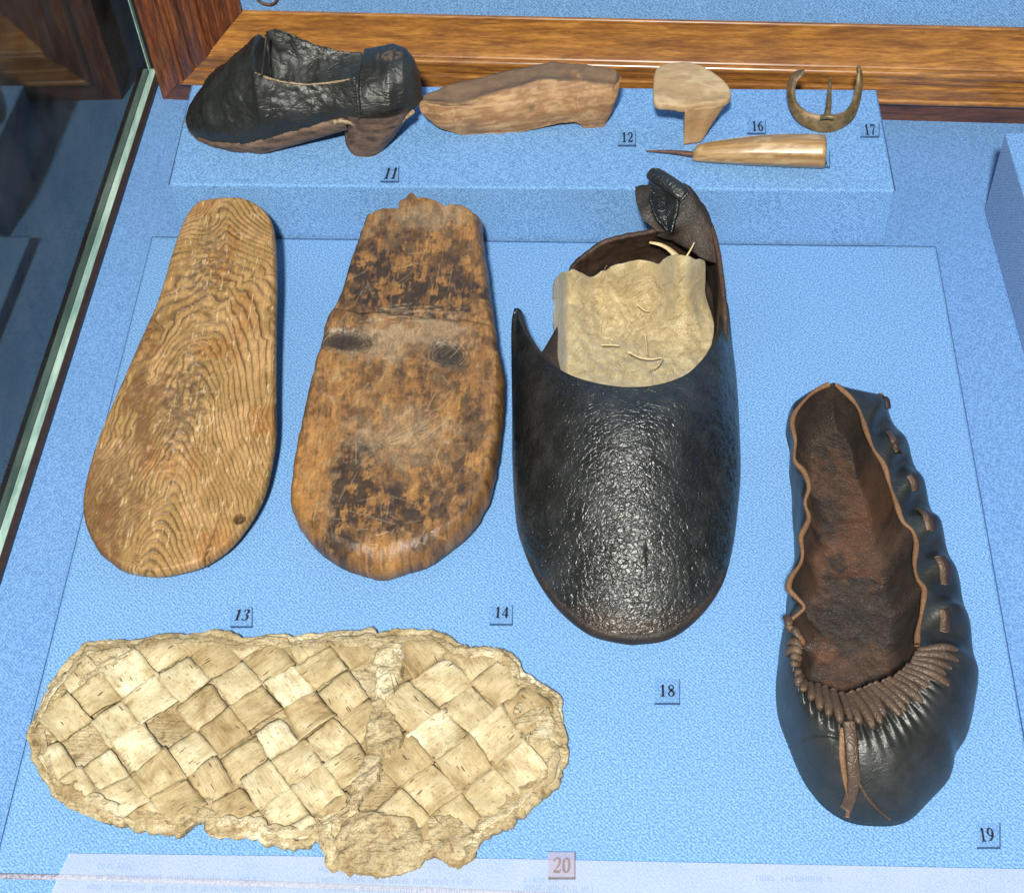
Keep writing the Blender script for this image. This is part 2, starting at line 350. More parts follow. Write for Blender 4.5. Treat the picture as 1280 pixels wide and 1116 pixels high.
def bark(name, inner=False):
    m, nt, b = mat(name); tc = nd(nt, 'ShaderNodeTexCoord'); oi = nd(nt, 'ShaderNodeObjectInfo')
    def uvmap(s):
        mp = nd(nt, 'ShaderNodeMapping'); mp.inputs['Scale'].default_value = s
        nt.links.new(tc.outputs['UV' if not inner else 'Object'], mp.inputs['Vector']); return mp.outputs[0]
    n1 = noise(nt, 1, 5, 0.65, uvmap((60, 60, 60)), 0.4); n2 = noise(nt, 1, 4, 0.7, uvmap((900, 900, 900)))
    n3 = noise(nt, 1, 4, 0.6, uvmap((90, 900, 300)))
    c = ramp(nt, n1, [(0.26, (0.22, 0.150, 0.066)), (0.40, (0.37, 0.300, 0.175)), (0.56, (0.50, 0.440, 0.295)), (0.76, (0.65, 0.615, 0.50))])
    if not inner:
        k = ramp(nt, oi.outputs['Random'], [(0.0, (0.70, 0.60, 0.44)), (0.3, (0.90, 0.84, 0.70)), (0.7, (1.02, 1.0, 0.92)), (1.0, (1.14, 1.16, 1.12))])
        c = mix(nt, c, k, 1.0, 'MULTIPLY')
    c = mix(nt, c, ramp(nt, n3, [(0.3, (0.80, 0.75, 0.66)), (0.5, (1, 1, 1)), (0.75, (1.06, 1.06, 1.05))]), 1.0, 'MULTIPLY')
    if not inner:   # lenticels: short dark dashes along the strip
        vo = nd(nt, 'ShaderNodeTexVoronoi'); vo.inputs['Scale'].default_value = 1.0; vo.inputs['Randomness'].default_value = 0.9
        mp = uvmap((110, 560, 1)); nt.links.new(mp, vo.inputs['Vector'])
        sep = nd(nt, 'ShaderNodeSeparateColor'); nt.links.new(vo.outputs['Color'], sep.inputs[0])
        dash = math_(nt, 'MULTIPLY', math_(nt, 'LESS_THAN', vo.outputs['Distance'], 0.20), math_(nt, 'GREATER_THAN', sep.outputs[0], 0.70))
        c = mix(nt, c, (0.055, 0.030, 0.014), math_(nt, 'MULTIPLY', dash, 0.85))
        ea = nd(nt, 'ShaderNodeAttribute', attribute_name='edge')
        dirt = math_(nt, 'MULTIPLY', ea.outputs['Fac'], ramp(nt, n2, [(0.35, (0.1, 0.1, 0.1)), (0.6, (1, 1, 1))]))
        c = mix(nt, c, (0.16, 0.105, 0.045), math_(nt, 'MULTIPLY', dirt, 0.45))
    else:
        n4 = noise(nt, 1, 5, 0.7, uvmap((210, 210, 210)), 1.0)
        k = ramp(nt, oi.outputs['Random'], [(0.0, (0.78, 0.70, 0.55)), (0.5, (0.96, 0.93, 0.86)), (1.0, (1.1, 1.1, 1.05))])
        c = mix(nt, c, k, 1.0, 'MULTIPLY')
        c = mix(nt, c, (0.12, 0.078, 0.034), ramp(nt, n4, [(0.53, (0, 0, 0)), (0.66, (0.75, 0.75, 0.75))]))
        n7 = noise(nt, 1, 5, 0.7, uvmap((170, 170, 170)), 2.0)
        crk_ = ramp(nt, math_(nt, 'ABSOLUTE', math_(nt, 'SUBTRACT', n7, 0.5)), [(0.0, (1, 1, 1)), (0.022, (0, 0, 0))])
        c = mix(nt, c, (0.07, 0.042, 0.018), math_(nt, 'MULTIPLY', crk_, 0.7))
    sp_ = ramp(nt, noise(nt, 1, 4, 0.75, uvmap((420, 420, 420))), [(0.55, (0, 0, 0)), (0.68, (0.75, 0.75, 0.75))])
    c = mix(nt, c, (0.14, 0.090, 0.040), sp_)
    nt.links.new(c, b.inputs['Base Color']); b.inputs['Roughness'].default_value = 0.62; b.inputs['Specular IOR Level'].default_value = 0.3
    h = math_(nt, 'ADD', math_(nt, 'MULTIPLY', n2, 0.4), math_(nt, 'ADD', math_(nt, 'MULTIPLY', n3, 0.5), n1))
    bump(nt, b, h, 0.0014 if inner else 0.0006, 0.9); return m
BARK = bark('birch_bark_strip'); BARKU = bark('crumpled_birch_bark', True)

# ------------------------------------------------------------------ setting
ZF = -0.008            # case floor; the display board's top is z = 0
B = 0.037              # top of the raised block
xy = lambda p: (float(p[0]), float(p[1]))
g0 = un(203, 92, ZF)[:2]; g1 = un(9, 705, ZF)[:2]; gd = (g1 - g0) / np.linalg.norm(g1 - g0); gn = np.array([-gd[1], gd[0]])
if gn[0] > 0: gn = -gn                           # points left
fl = prism('case_floor', [xy(g0 + gd * 0.75), (0.9, -0.75), (0.9, 0.42), xy(g0 - gd * 0.12)], ZF - 0.02, ZF, FAB2); fl['kind'] = 'structure'
# back wall line on the floor (it stands slightly askew to the board)
WA = un(225, 125, ZF)[:2]; WB = un(1240, 154, ZF)[:2]
wd = (WB - WA) / np.linalg.norm(WB - WA); wn = np.array([wd[1], -wd[0]])   # wn points to the viewer
def W(s, out, z):                       # s along the wall from the rail's left end, out towards the viewer
    p = WA + wd * s + wn * (out - 0.030); return (p[0], p[1], z)
# profile of the moulding: (out, height)
arc = lambda o, h, r, a0, a1, k=9: [(o + r * math.cos(math.radians(t)), h + r * math.sin(math.radians(t))) for t in np.linspace(a0, a1, k)]
prof = [(0.0, 0.0), (0.030, 0.0), (0.030, 0.0138)] + arc(0.0325, 0.0158, 0.0020, -80, 75) + [(0.0335, 0.0184), (0.0338, 0.0250), (0.0325, 0.0258), (0.0325, 0.0278), (0.0336, 0.0286), (0.0337, 0.0318)] \
    + arc(0.0318, 0.0345, 0.0026, -35, 115, 21) + [(0.0302, 0.0375), (0.0292, 0.0392), (0.0268, 0.0440), (0.0243, 0.0498), (0.0222, 0.0560)] + arc(0.0208, 0.0570, 0.0014, 10, 150, 7) + [(0.0190, 0.0572), (0.0, 0.0572)]
HP = 0.0580
frame = thing('picture_frame', 'varnished wooden picture frame moulding along the back of the case with mitred corner', 'frame', W(0.25, 0.03, ZF))
def rail_mesh(name, pr, s_at, e_at, m):
    """bottom rail swept from the mitre to the right end"""
    n = len(pr); V = []
    for k in range(2):
        for (o, h) in pr: V.append(W(s_at(h) if k == 0 else e_at, o, ZF + h))
    f = [[j, (j + 1) % n, n + (j + 1) % n, n + j] for j in range(n)] + [list(range(n))[::-1], list(range(n, 2 * n))]
    return mesh(name, V, f, m, frame, False)
PL = prof[:3] + [(0.0, 0.0138)]
up_prof = [(0.0, 0.0140)] + prof[3:]
S0 = -0.0100
rail_mesh('bottom_plinth', PL, lambda h: S0 + h, 0.85, PLINTH)
rail_mesh('bottom_rail', up_prof, lambda h: S0 + h, 0.85, RAIL)
# left stile: same profile turned upright, mitred below
V = []; n = len(prof)
for k in range(2):
    for (o, h) in prof:
        V.append(W(S0 + h - 0.0004, o + 0.0003, ZF + (h if k == 0 else 0.75)))
o = mesh('stile', V, [[j, n + j, n + (j + 1) % n, (j + 1) % n] for j in range(n)] + [list(range(n)), list(range(n, 2 * n))[::-1]], STILE, frame, False)
# fabric wall inside the frame
s1 = S0 + HP
bw = mesh('back_wall', [W(s1 - 0.01, 0.0186, ZF + HP - 0.012), W(0.85, 0.0186, ZF + HP - 0.012), W(0.85, 0.0186, 0.75), W(s1 - 0.01, 0.0186, 0.75),
                        W(s1 - 0.01, -0.02, ZF + HP - 0.012), W(0.85, -0.02, ZF + HP - 0.012), W(0.85, -0.02, 0.75), W(s1 - 0.01, -0.02, 0.75)],
          [[0, 1, 2, 3], [7, 6, 5, 4], [0, 4, 5, 1], [2, 6, 7, 3], [1, 5, 6, 2], [0, 3, 7, 4]], FAB, None, False); bw['kind'] = 'structure'
# small dark ring pinned on the fabric wall
nw = np.array([wn[0], wn[1], 0.0]); pr0 = W(0, 0.0200, 0)
c = unpl(333, -6, pr0, nw); a = np.linspace(0, 2 * np.pi, 33); ux = np.array([wd[0], wd[1], 0])
ring = tube('metal_ring', [c + 0.0065 * (math.cos(t) * ux + math.sin(t) * np.array([0, 0, 1])) for t in a], 0.0008, RUST, None, 8)
tag(ring, 'small dark metal ring hanging on the blue wall, cut by the top edge', 'ring')

# display board and blocks
bl = un(190, 296, 0)[:2]; br = un(1170, 308, 0)[:2]; bfl = un(64, 800, 0)[:2]; bfr = un(1262, 820, 0)[:2]
dl = (bfl - bl); dr = (bfr - br)
board = prism('display_board', [xy(bl + dl * 1.62), xy(br + dr * 1.62), xy(br), xy(bl)], ZF, 0, FAB, None, 0.0012)
tag(board, 'wide flat blue fabric display board under the five large shoes', 'display board')
q = [un(210, 235, B)[:2], un(1114, 243, B)[:2], un(1095, 112, B)[:2], un(240, 106, B)[:2]]
q[0] = np.array([q[0][0], un(200, 297, 0)[1] + 0.0016]); q[1] = np.array([un(1107, 304, 0.0)[0] - 0.0005, un(1107, 307, 0)[1] + 0.0016])
blk = prism('display_block', [xy(p) for p in q], ZF, B, FAB, None, 0.0010)
tag(blk, 'long raised blue fabric block at the back carrying the small shoes and tools', 'display block')
SHADE_LINE = simple('dark_blue_edge_shade', (0.025, 0.075, 0.18), (0.05, 0.13, 0.29), 400, 0.8)  # dark threads drawn in for the contact shadow along board and block edges
def seam_or_shade_line(name, pts, par, r_=0.00026):
    return tube(name, np.array(pts), r_, SHADE_LINE, par, 6)
P3 = lambda p, z: np.array([p[0], p[1], z])
for a_, b_ in ((bl, br), (bl, bl + dl * 1.62), (br, br + dr * 1.62)): seam_or_shade_line('seam_or_shade_line', [P3(a_, -0.0002), P3((a_ + b_) / 2, -0.0002), P3(b_, -0.0002)], board)
for a_, b_, z0_, z1_ in ((q[2], q[1], B, B), (q[1], q[1], B, ZF), (q[3], q[0], B, B)): seam_or_shade_line('seam_or_shade_line', [P3(a_, z0_ - .0002), P3((a_ + b_) / 2, (z0_ + z1_) / 2 - .0002), P3(b_, z1_ - .0002)], blk)
c0 = un(1230, 263, ZF)[:2]; c1 = un(1282, 452, ZF)[:2]; dd = (c1 - c0) / np.linalg.norm(c1 - c0); dx = np.array([-dd[1], dd[0]])
if dx[0] < 0: dx = -dx
HB = 0.046
rb = prism('display_block', [xy(c0 + dd * 0.5), xy(c0 + dd * 0.5 + dx * 0.3), xy(c0 + dx * 0.3), xy(c0)], ZF, HB, FAB, None, 0.0010)
tag(rb, 'blue fabric block at the right edge, its left side in shade', 'display block')

# ------------------------------------------------------------------ glass side pane and what stands beyond it
def strip(a, b, o0, o1): return [xy(g0 + gd * a + gn * o0), xy(g0 + gd * b + gn * o0), xy(g0 + gd * b + gn * o1), xy(g0 + gd * a + gn * o1)]
def ccw(q):
    A = sum(q[i][0] * q[(i + 1) % 4][1] - q[(i + 1) % 4][0] * q[i][1] for i in range(4)); return q if A > 0 else q[::-1]
gl = thing('glass_pane', 'upright glass side pane of the case with pale green edges on the left', 'glass pane', (*xy(g0), ZF))
prism('pane', ccw(strip(0.0025, 0.6, 0.0070, 0.0120)), ZF - 0.004, 0.6, GLASS, gl)
prism('pane_edge', ccw(strip(-0.001, 0.0022, 0.0066, 0.0124)), ZF - 0.004, 0.6, EDGE, gl)
prism('bottom_edge', ccw(strip(0.0, 0.6, 0.0030, 0.0068)), ZF - 0.004, ZF + 0.0034, EDGE, gl)
prism('seal', ccw(strip(-0.002, 0.6, 0.0, 0.0029)), ZF - 0.004, ZF + 0.0030, SEAL, gl)
room = prism('room_floor', [(-6, -6), (6, -6), (6, 6), (-6, 6)], -0.95, -0.9, ROOM); room['kind'] = 'structure'

# ------------------------------------------------------------------ solid from an outline, lofted towards a spine
def prism_outline(px, hz, n=700, hb=0.0, jag=0.0):
    """outline of an upright-sided piece: edges that face away from the camera are seen at their top, the others at their foot"""
    P = cr(px, n, True)
    W0 = np.array([un(a, b, 0.0) for a, b in P])
    T = np.roll(W0, -1, 0) - np.roll(W0, 1, 0); N = np.stack([T[:, 1], -T[:, 0]], 1)
    ctr = W0[:, :2].mean(0)
    if ((W0[:, :2] - ctr) * N).sum() < 0: N = -N
    N /= np.linalg.norm(N, axis=1)[:, None] + 1e-12
    cdir = CAM[:2] - W0[:, :2]; cdir /= np.linalg.norm(cdir, axis=1)[:, None]
    k = 1 - sstep(-0.35, 0.45, (N * cdir).sum(1))
    for _ in range(12): k = (np.roll(k, 1) + k * 2 + np.roll(k, -1)) / 4
    O = np.array([un(a, b, hb + (hz - hb) * z) for (a, b), z in zip(P, k)])[:, :2]
    return O
def spine_pts(O, a, b):
    a = np.asarray(a[:2]); b = np.asarray(b[:2]); d = b - a
    t = np.clip(((O - a) * d).sum(1) / (d * d).sum(), 0, 1); t = np.convolve(np.r_[t[-20:], t, t[:20]], np.ones(41) / 41, 'valid')
    return a + t[:, None] * d
def loft(O, S, nr, hfun, zb=0.0, skirt=((0.0012, 0.0), (0.0002, 0.35)), hedge=0.006, power=1.25):
    """rings from the outline O inwards to the spine S; hfun(xy, dist) gives the top"""
    n = len(O); L = np.linalg.norm(S - O, axis=1)
    inn = (S - O) / (L[:, None] + 1e-9); rings = []
    for off, fz in skirt:
        p = O + inn * off; rings.append(np.c_[p, np.full(n, zb + fz * hedge)])
    r = np.linspace(0, 1, nr) ** power
    XY = O[None] + r[:, None, None] * (S - O)[None]
    D = r[:, None] * L[None]
    z = hfun(XY.reshape(-1, 2), D.reshape(-1)).reshape(nr, n)
    top = np.concatenate([XY, z[..., None]], 2)
    V = np.concatenate([np.array(rings), top], 0)
    m = V.shape[0]
    f = grid_faces(m, n, cv=True)
    return V.reshape(-1, 3), f, len(rings) * n
def rnd_edge(d, rad): return np.sqrt(np.clip(1 - (1 - np.clip(d / rad, 0, 1)) ** 2, 0, 1))
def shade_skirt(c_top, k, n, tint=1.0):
    c0 = c_top[:n]; return np.concatenate([np.tile(c0 * tint, (k // n, 1)), c_top], 0)  # tint paints shade into the side walls

# ------------------------------------------------------------------ 13 sole with wavy grain
def sole13():
    global TILT
    TILT = (math.radians(6.0), -0.0785)
    px = [(247, 257), (264, 252), (282, 250), (309, 252), (332, 266), (343, 289), (347, 344), (346, 435), (346, 500), (346, 550), (339, 595), (330, 625), (314, 655), (290, 685), (259, 707),
          (228, 717), (195, 722), (158, 716), (138, 703), (122, 687), (106, 650), (107, 609), (124, 550), (149, 490), (181, 417), (200, 372), (218, 312), (232, 276)]
    H = 0.012; O = prism_outline(px, H * 0.72, 760, 0.0068)
    a, b = un(287, 300, H), un(215, 655, H); S = spine_pts(O, a, b)
    ax = (b - a)[:2]; ax /= np.linalg.norm(ax); sd = np.array([-ax[1], ax[0]])
    t0 = a[:2]; Ln = np.linalg.norm((b - a)[:2])
    def field(XY):
        v = ((XY - t0) @ ax) / Ln; u = ((XY - t0) @ sd) / 0.04       # v 0..1 along, u across
        wx = (fbm(XY[:, 0] * 75, XY[:, 1] * 75, 3, 21, .35) - 0.5); wy = fbm(XY[:, 0] * 210, XY[:, 1] * 120, 3, 31) - 0.5
        uu = u + 0.10 + 0.22 * wx
        k = 0.14 + 0.52 * sstep(0.05, 0.75, v) + 0.45 * sstep(0.10, -0.15, v)
        wob = (0.010 * np.sin(uu * 9.0 + 5 * wx) + .004 * np.sin(uu * 17 + 8 * wx + 20 * v)) * sstep(1.05, 0.3, v) * sstep(-.1, .15, v)
        return v - k * np.sqrt(uu * uu + 0.012) * 0.85 + 0.05 * wx + 0.003 * wy + wob, v, u
    def hfun(XY, d):
        Fd, v, u = field(XY)
        ph = Fd * 31; g = np.abs((ph % 1) - 0.5) * 2; line = sstep(0.66, 1.0, g)
        dish = 0.0022 * np.exp(-(u / 0.45) ** 2) * sstep(-0.1, 0.35, v) * sstep(1.15, 0.7, v)
        gouge = 0.0013 * stain(XY, 262, 345, 26, 34, H, 0.6, 5) + 0.0010 * stain(XY, 228, 500, 22, 55, H, 0.7, 6)
        hole = 0.0040 * np.exp(-(((XY - un(301, 652, .009)[:2]) ** 2).sum(1) / 0.0024 ** 2) ** 3)
        z = 0.60 * H + 0.40 * H * rnd_edge(d, 0.0022) - dish - gouge * (0.5 + fbm(XY[:, 0] * 500, XY[:, 1] * 500, 3, 8)) - hole
        c0, c1 = un(256, 708, .008)[:2], un(276, 640, H)[:2]; e = c1 - c0; tt = np.clip(((XY - c0) @ e) / (e @ e), 0, 1)
        dc = np.abs(np.linalg.norm(XY - c0 - tt[:, None] * e, axis=1) + 0.0006 * (fbm(XY[:, 0] * 300, XY[:, 1] * 300, 2, 3) - .5)); z -= 0.0016 * np.exp(-(dc / 0.00035) ** 2) * (1 - tt * .6)
        z -= 0.00060 * line * (0.5 + vn(XY[:, 0] * 200, XY[:, 1] * 200, 4)) - 0.0005 * fbm(XY[:, 0] * 120, XY[:, 1] * 120, 3, 9)
        return z
    V, f, k = loft(O, S, 150, hfun, 0, hedge=0.60 * H, power=1.15, skirt=((.0060, 0.0), (.0018, .5), (.0002, .9)))
    XY = V[k:, :2]; Fd, v, u = field(XY); ph = Fd * 31
    g = (ph % 1); line = sstep(0.52, 0.90, g) * sstep(1.0, 0.94, g); line *= 0.55 + 0.45 * vn(ph * 0 + np.floor(ph), u * 3, 12)
    fib = fbm((XY @ sd) * 1500, (XY @ ax) * 110, 3, 40)
    c = np.tile(np.array([0.300, 0.180, 0.062]), (len(XY), 1))
    c = mixc(c, (0.43, 0.26, 0.11), sstep(0.45, 0.7, fbm(XY[:, 0] * 70, XY[:, 1] * 50, 4, 50)) * 0.7)
    c = mixc(c, (0.27, 0.115, 0.025), sstep(0.5, 0.75, fbm(XY[:, 0] * 60, XY[:, 1] * 45, 3, 55)) * 0.6)
    c = mixc(c, (0.060, 0.028, 0.010), line * 0.92)
    c = c * (0.70 + 0.52 * fib)[:, None]
    dk = np.clip(stain(XY, 262, 335, 24, 40, H, 0.8, 60) * .6 + stain(XY, 232, 500, 24, 45, H, 0.8, 61) * .75 + stain(XY, 150, 600, 30, 50, H, .9, 62) * .35 + stain(XY, 135, 640, 14, 40, H, .9, 66) * .35, 0, 1)
    c = mixc(c, (0.075, 0.044, 0.022), dk * sstep(0.25, 0.55, fbm(XY[:, 0] * 420, XY[:, 1] * 180, 3, 63)) * .95)
    lc_ = un(256, 708, .008)[:2]; le_ = un(276, 640, H)[:2] - lc_; lt_ = np.clip(((XY - lc_) @ le_) / (le_ @ le_), 0, 1)
    c = mixc(c, (0.03, 0.016, 0.008), np.exp(-((np.linalg.norm(XY - lc_ - lt_[:, None] * le_, axis=1) + 0.0004 * (fbm(XY[:, 0] * 300, XY[:, 1] * 300, 2, 3) - .5)) / .00028) ** 2) * (1 - .7 * lt_))
    lt = stain(XY, 255, 420, 40, 190, H, 0.9, 64) * sstep(0.66, 0.78, fbm(XY[:, 0] * 380, XY[:, 1] * 800, 3, 65))
    c = mixc(c, (0.52, 0.38, 0.20), lt * .35); sk_ = sstep(.735, .79, fbm((XY @ sd) * 900, (XY @ ax) * 170, 3, 69)); c = mixc(c, (0.58, 0.46, 0.28), sk_ * .5)
    hd = np.exp(-(((XY - un(301, 652, .009)[:2]) ** 2).sum(1) / 0.0026 ** 2) ** 3); c = mixc(c, (0.035, 0.018, 0.01), hd * .9)
    ed_ = stain(XY, 140, 580, 44, 170, H, .8, 67) * .9; c = mixc(c, (0.13, 0.062, 0.02), ed_ * sstep(.35, .6, fbm(XY[:, 0] * 160, XY[:, 1] * 60, 4, 68)))
    V = tilt_fwd(V); TILT = None
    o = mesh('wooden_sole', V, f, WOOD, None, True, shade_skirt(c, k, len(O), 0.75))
    tag(o, 'light brown wooden shoe sole with strong wavy grain, leftmost beside the tag 13', 'wooden sole')
sole13()

# ------------------------------------------------------------------ 14 thick scratched sole
def sole14():
    global TILT
    TILT = (math.radians(5.8), -0.0815)
    px = [(462, 272), (476, 268), (490, 266), (497, 264), (499, 257), (506, 253), (515, 247), (524, 252), (546, 256), (560, 264), (567, 262), (588, 265), (601, 279), (608, 323), (615, 379), (622, 430), (631, 481), (629, 533),
          (622, 593), (611, 640), (587, 677), (546, 710), (513, 724), (476, 732), (438, 721), (401, 698), (376, 663), (364, 630), (366, 589), (378, 528), (392, 467), (401, 430), (408, 405), (427, 365), (438, 328), (450, 291)]
    H = 0.020; O = prism_outline(px, H * 0.62, 760)
    rag = (fbm(np.arange(760) * 0.13, np.zeros(760), 4, 70) - 0.5) * 0.0011 * (1 + 2.2 * (O[:, 1] > un(520, 275, H)[1]))
    a, b = un(527, 320, H), un(490, 655, H); S = spine_pts(O, a, b)
    inn = (S - O) / np.linalg.norm(S - O, axis=1)[:, None]; O = O + inn * rag[:, None]
    yst = lambda x: un(0, 0, 0)[1]
    s0, s1 = un(412, 384, H)[:2], un(606, 402, H)[:2]; sn = np.array([-(s1 - s0)[1], (s1 - s0)[0]]); sn /= np.linalg.norm(sn)
    if sn[1] < 0: sn = -sn
    K = [(un(432, 424, H)[:2], 0.0105, 0.0052), (un(560, 441, H)[:2], 0.0068, 0.0058)]
    def knot(XY):
        m = 0
        for c, rx, ry in K:
            q = ((XY[:, 0] - c[0] + 0.25 * (XY[:, 1] - c[1])) / rx) ** 2 + ((XY[:, 1] - c[1]) / ry) ** 2
            m = np.maximum(m, np.exp(-(q * (0.35 + 0.6 * fbm(XY[:, 0] * 300, XY[:, 1] * 300, 3, 77))) ** 2))
        return m
    # scratches: list of line segments in the top surface
    rs = np.random.default_rng(3); segs = []
    def add(x0, y0, x1, y1, wdt): segs.append((un(x0, y0, H)[:2], un(x1, y1, H)[:2], wdt))
    for i in range(16):
        x = rs.uniform(450, 510); y = rs.uniform(381, 402); add(x, y, x + rs.uniform(30, 90), y + rs.uniform(-9, 5), rs.uniform(.5, 1))
    for i in range(16):
        x = rs.uniform(470, 520); y = rs.uniform(545, 560); add(x, y, x + rs.uniform(20, 60), y - rs.uniform(0, 48), rs.uniform(.5, 1))
    for i in range(140):
        x = rs.uniform(395, 590); y = rs.uniform(300, 690); an = rs.choice([0.1, -0.6, 1.4, 2.0]) + rs.normal(0, .25); l = rs.uniform(6, 34)
        add(x, y, x + l * math.cos(an), y + l * math.sin(an), rs.uniform(.3, .8))
    def scr(XY):
        m = np.zeros(len(XY))
        for p, q, wdt in segs:
            e = q - p; t = ((XY - p) @ e) / (e @ e); near = np.where((t > -0.2) & (t < 1.2))[0]
            tt = np.clip(t[near], 0, 1); dd_ = np.linalg.norm(XY[near] - p - tt[:, None] * e, axis=1)
            m[near] = np.maximum(m[near], wdt * np.exp(-(dd_ / 0.00024) ** 2))
        return m
    def hfun(XY, d):
        up = (XY - s0) @ sn + 0.003 * (fbm(XY[:, 0] * 120, XY[:, 1] * 120, 3, 71) - 0.5)
        rad = 0.004 + 0.011 * sstep(un(0, 600, H)[1], un(0, 720, H)[1], XY[:, 1])
        z = 0.42 * H + 0.58 * H * rnd_edge(d, rad)
        z -= 0.0018 * sstep(-0.0008, 0.0012, up) * sstep(0.09, 0.02, up)
        z -= 0.0020 * np.exp(-(up / 0.0010) ** 2) * 0.5
        z -= 0.0022 * knot(XY)
        z += 0.0016 * (fbm(XY[:, 0] * 70, XY[:, 1] * 45, 4, 72) - 0.5) + 0.0006 * (fbm(XY[:, 0] * 600, XY[:, 1] * 140, 3, 73) - .5)
        tn = sstep(0.004, 0.0, d) * (XY[:, 1] > un(520, 300, H)[1]); z -= 0.004 * tn * fbm(XY[:, 0] * 350, XY[:, 1] * 350, 3, 74)
        z -= 0.00030 * scr(XY)
        return z
    V, f, k = loft(O, S, 150, hfun, 0, skirt=((0.004, 0.0), (0.0012, 0.14), (0.0002, 0.25)), hedge=H, power=1.15)
    XY = V[k:, :2]
    f1 = fbm(XY[:, 0] * 75, XY[:, 1] * 42, 5, 80, 0.6); f2 = fbm(XY[:, 0] * 190, XY[:, 1] * 120, 6, 81, .68); f3 = fbm(XY[:, 0] * 900, XY[:, 1] * 120, 3, 82)
    f4 = fbm(XY[:, 0] * 170, XY[:, 1] * 150, 6, 83, .66)
    c = np.tile(np.array([0.190, 0.092, 0.030]), (len(XY), 1))
    c = mixc(c, (0.305, 0.155, 0.042), sstep(0.42, 0.66, .6 * f1 + .4 * f3) * .7)
    c = mixc(c, (0.27, 0.19, 0.10), sstep(0.50, 0.70, f4) * .4)
    c = mixc(c, (0.045, 0.024, 0.012), sstep(0.50, 0.60, f2) * .58)
    S_ = lambda *a, s=90, n=.8: stain(XY, *a, H, n, s)
    dk = np.clip(S_(530, 370, 70, 28, s=90) + S_(465, 350, 34, 40, s=91) * .9 + S_(560, 345, 38, 22, s=92) * .8 + S_(440, 600, 22, 60, s=93) * .95 + S_(510, 600, 62, 46, s=94) * .55
                 + S_(415, 690, 30, 18, s=95) * .95 + S_(545, 690, 40, 18, s=96) * .7 + S_(530, 470, 40, 36, s=97) * .6 + S_(590, 560, 14, 90, s=99) * .7 + S_(480, 640, 60, 24, s=113) * .6 + S_(520, 320, 75, 50, s=114) * .7 + S_(450, 330, 16, 22, s=98) * .7, 0, 1)
    c = mixc(c, (0.028, 0.018, 0.012), dk * sstep(0.40, 0.50, 0.75 * f4 + .25 * f3) * .94)
    og = np.clip(S_(395, 560, 18, 75, s=100) + S_(480, 700, 45, 20, s=101) + S_(590, 640, 18, 50, s=102) * .7 + S_(585, 300, 14, 50, s=103) * .7 + S_(540, 330, 30, 12, s=104) * .5, 0, 1)
    c = mixc(c, (0.32, 0.145, 0.038), og * .4 * sstep(.35, .6, f3))
    gr = np.clip(S_(475, 425, 34, 22, s=105) + S_(545, 412, 30, 18, s=106) * .8 + S_(535, 270, 50, 16, s=107) * .6 + S_(500, 545, 55, 30, s=108) * .5, 0, 1)
    c = mixc(c, (0.28, 0.21, 0.125), gr * .6)
    kn = knot(XY); c = mixc(c, (0.022, 0.016, 0.012), np.clip(kn * (0.95 + .8 * vn(XY[:, 0] * 900, XY[:, 1] * 900, 9)), 0, 1) * .95)
    for cc, rx, ry in K:
        qx = (XY[:, 0] - cc[0]) / rx + .9 * (fbm(XY[:, 0] * 130, XY[:, 1] * 130, 4, 111) - .5); qy = (XY[:, 1] - cc[1]) / ry + .9 * (fbm(XY[:, 0] * 130, XY[:, 1] * 130, 4, 112) - .5)
        q = np.sqrt(qx * qx + qy * qy); rg = np.exp(-((q - 1.2) / .5) ** 2) * (.5 + .5 * np.cos(q * 24))
        c = mixc(c, (0.33, 0.24, 0.14), rg * .30); c = mixc(c, (0.05, 0.03, 0.018), np.exp(-((q - 1.2) / .5) ** 2) * (.5 - .5 * np.cos(q * 24)) * .25)
    c = c * (0.74 + 0.5 * fbm(XY[:, 0] * 1400, XY[:, 1] * 260, 3, 84))[:, None]
    c = mixc(c, (0.46, 0.34, 0.19), scr(XY) * .42)
    V = tilt_fwd(V); TILT = None
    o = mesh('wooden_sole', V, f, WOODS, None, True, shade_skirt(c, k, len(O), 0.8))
    tag(o, 'thick dark stained wooden sole with two knots and broken top edge above tag 14', 'wooden sole')
sole14()

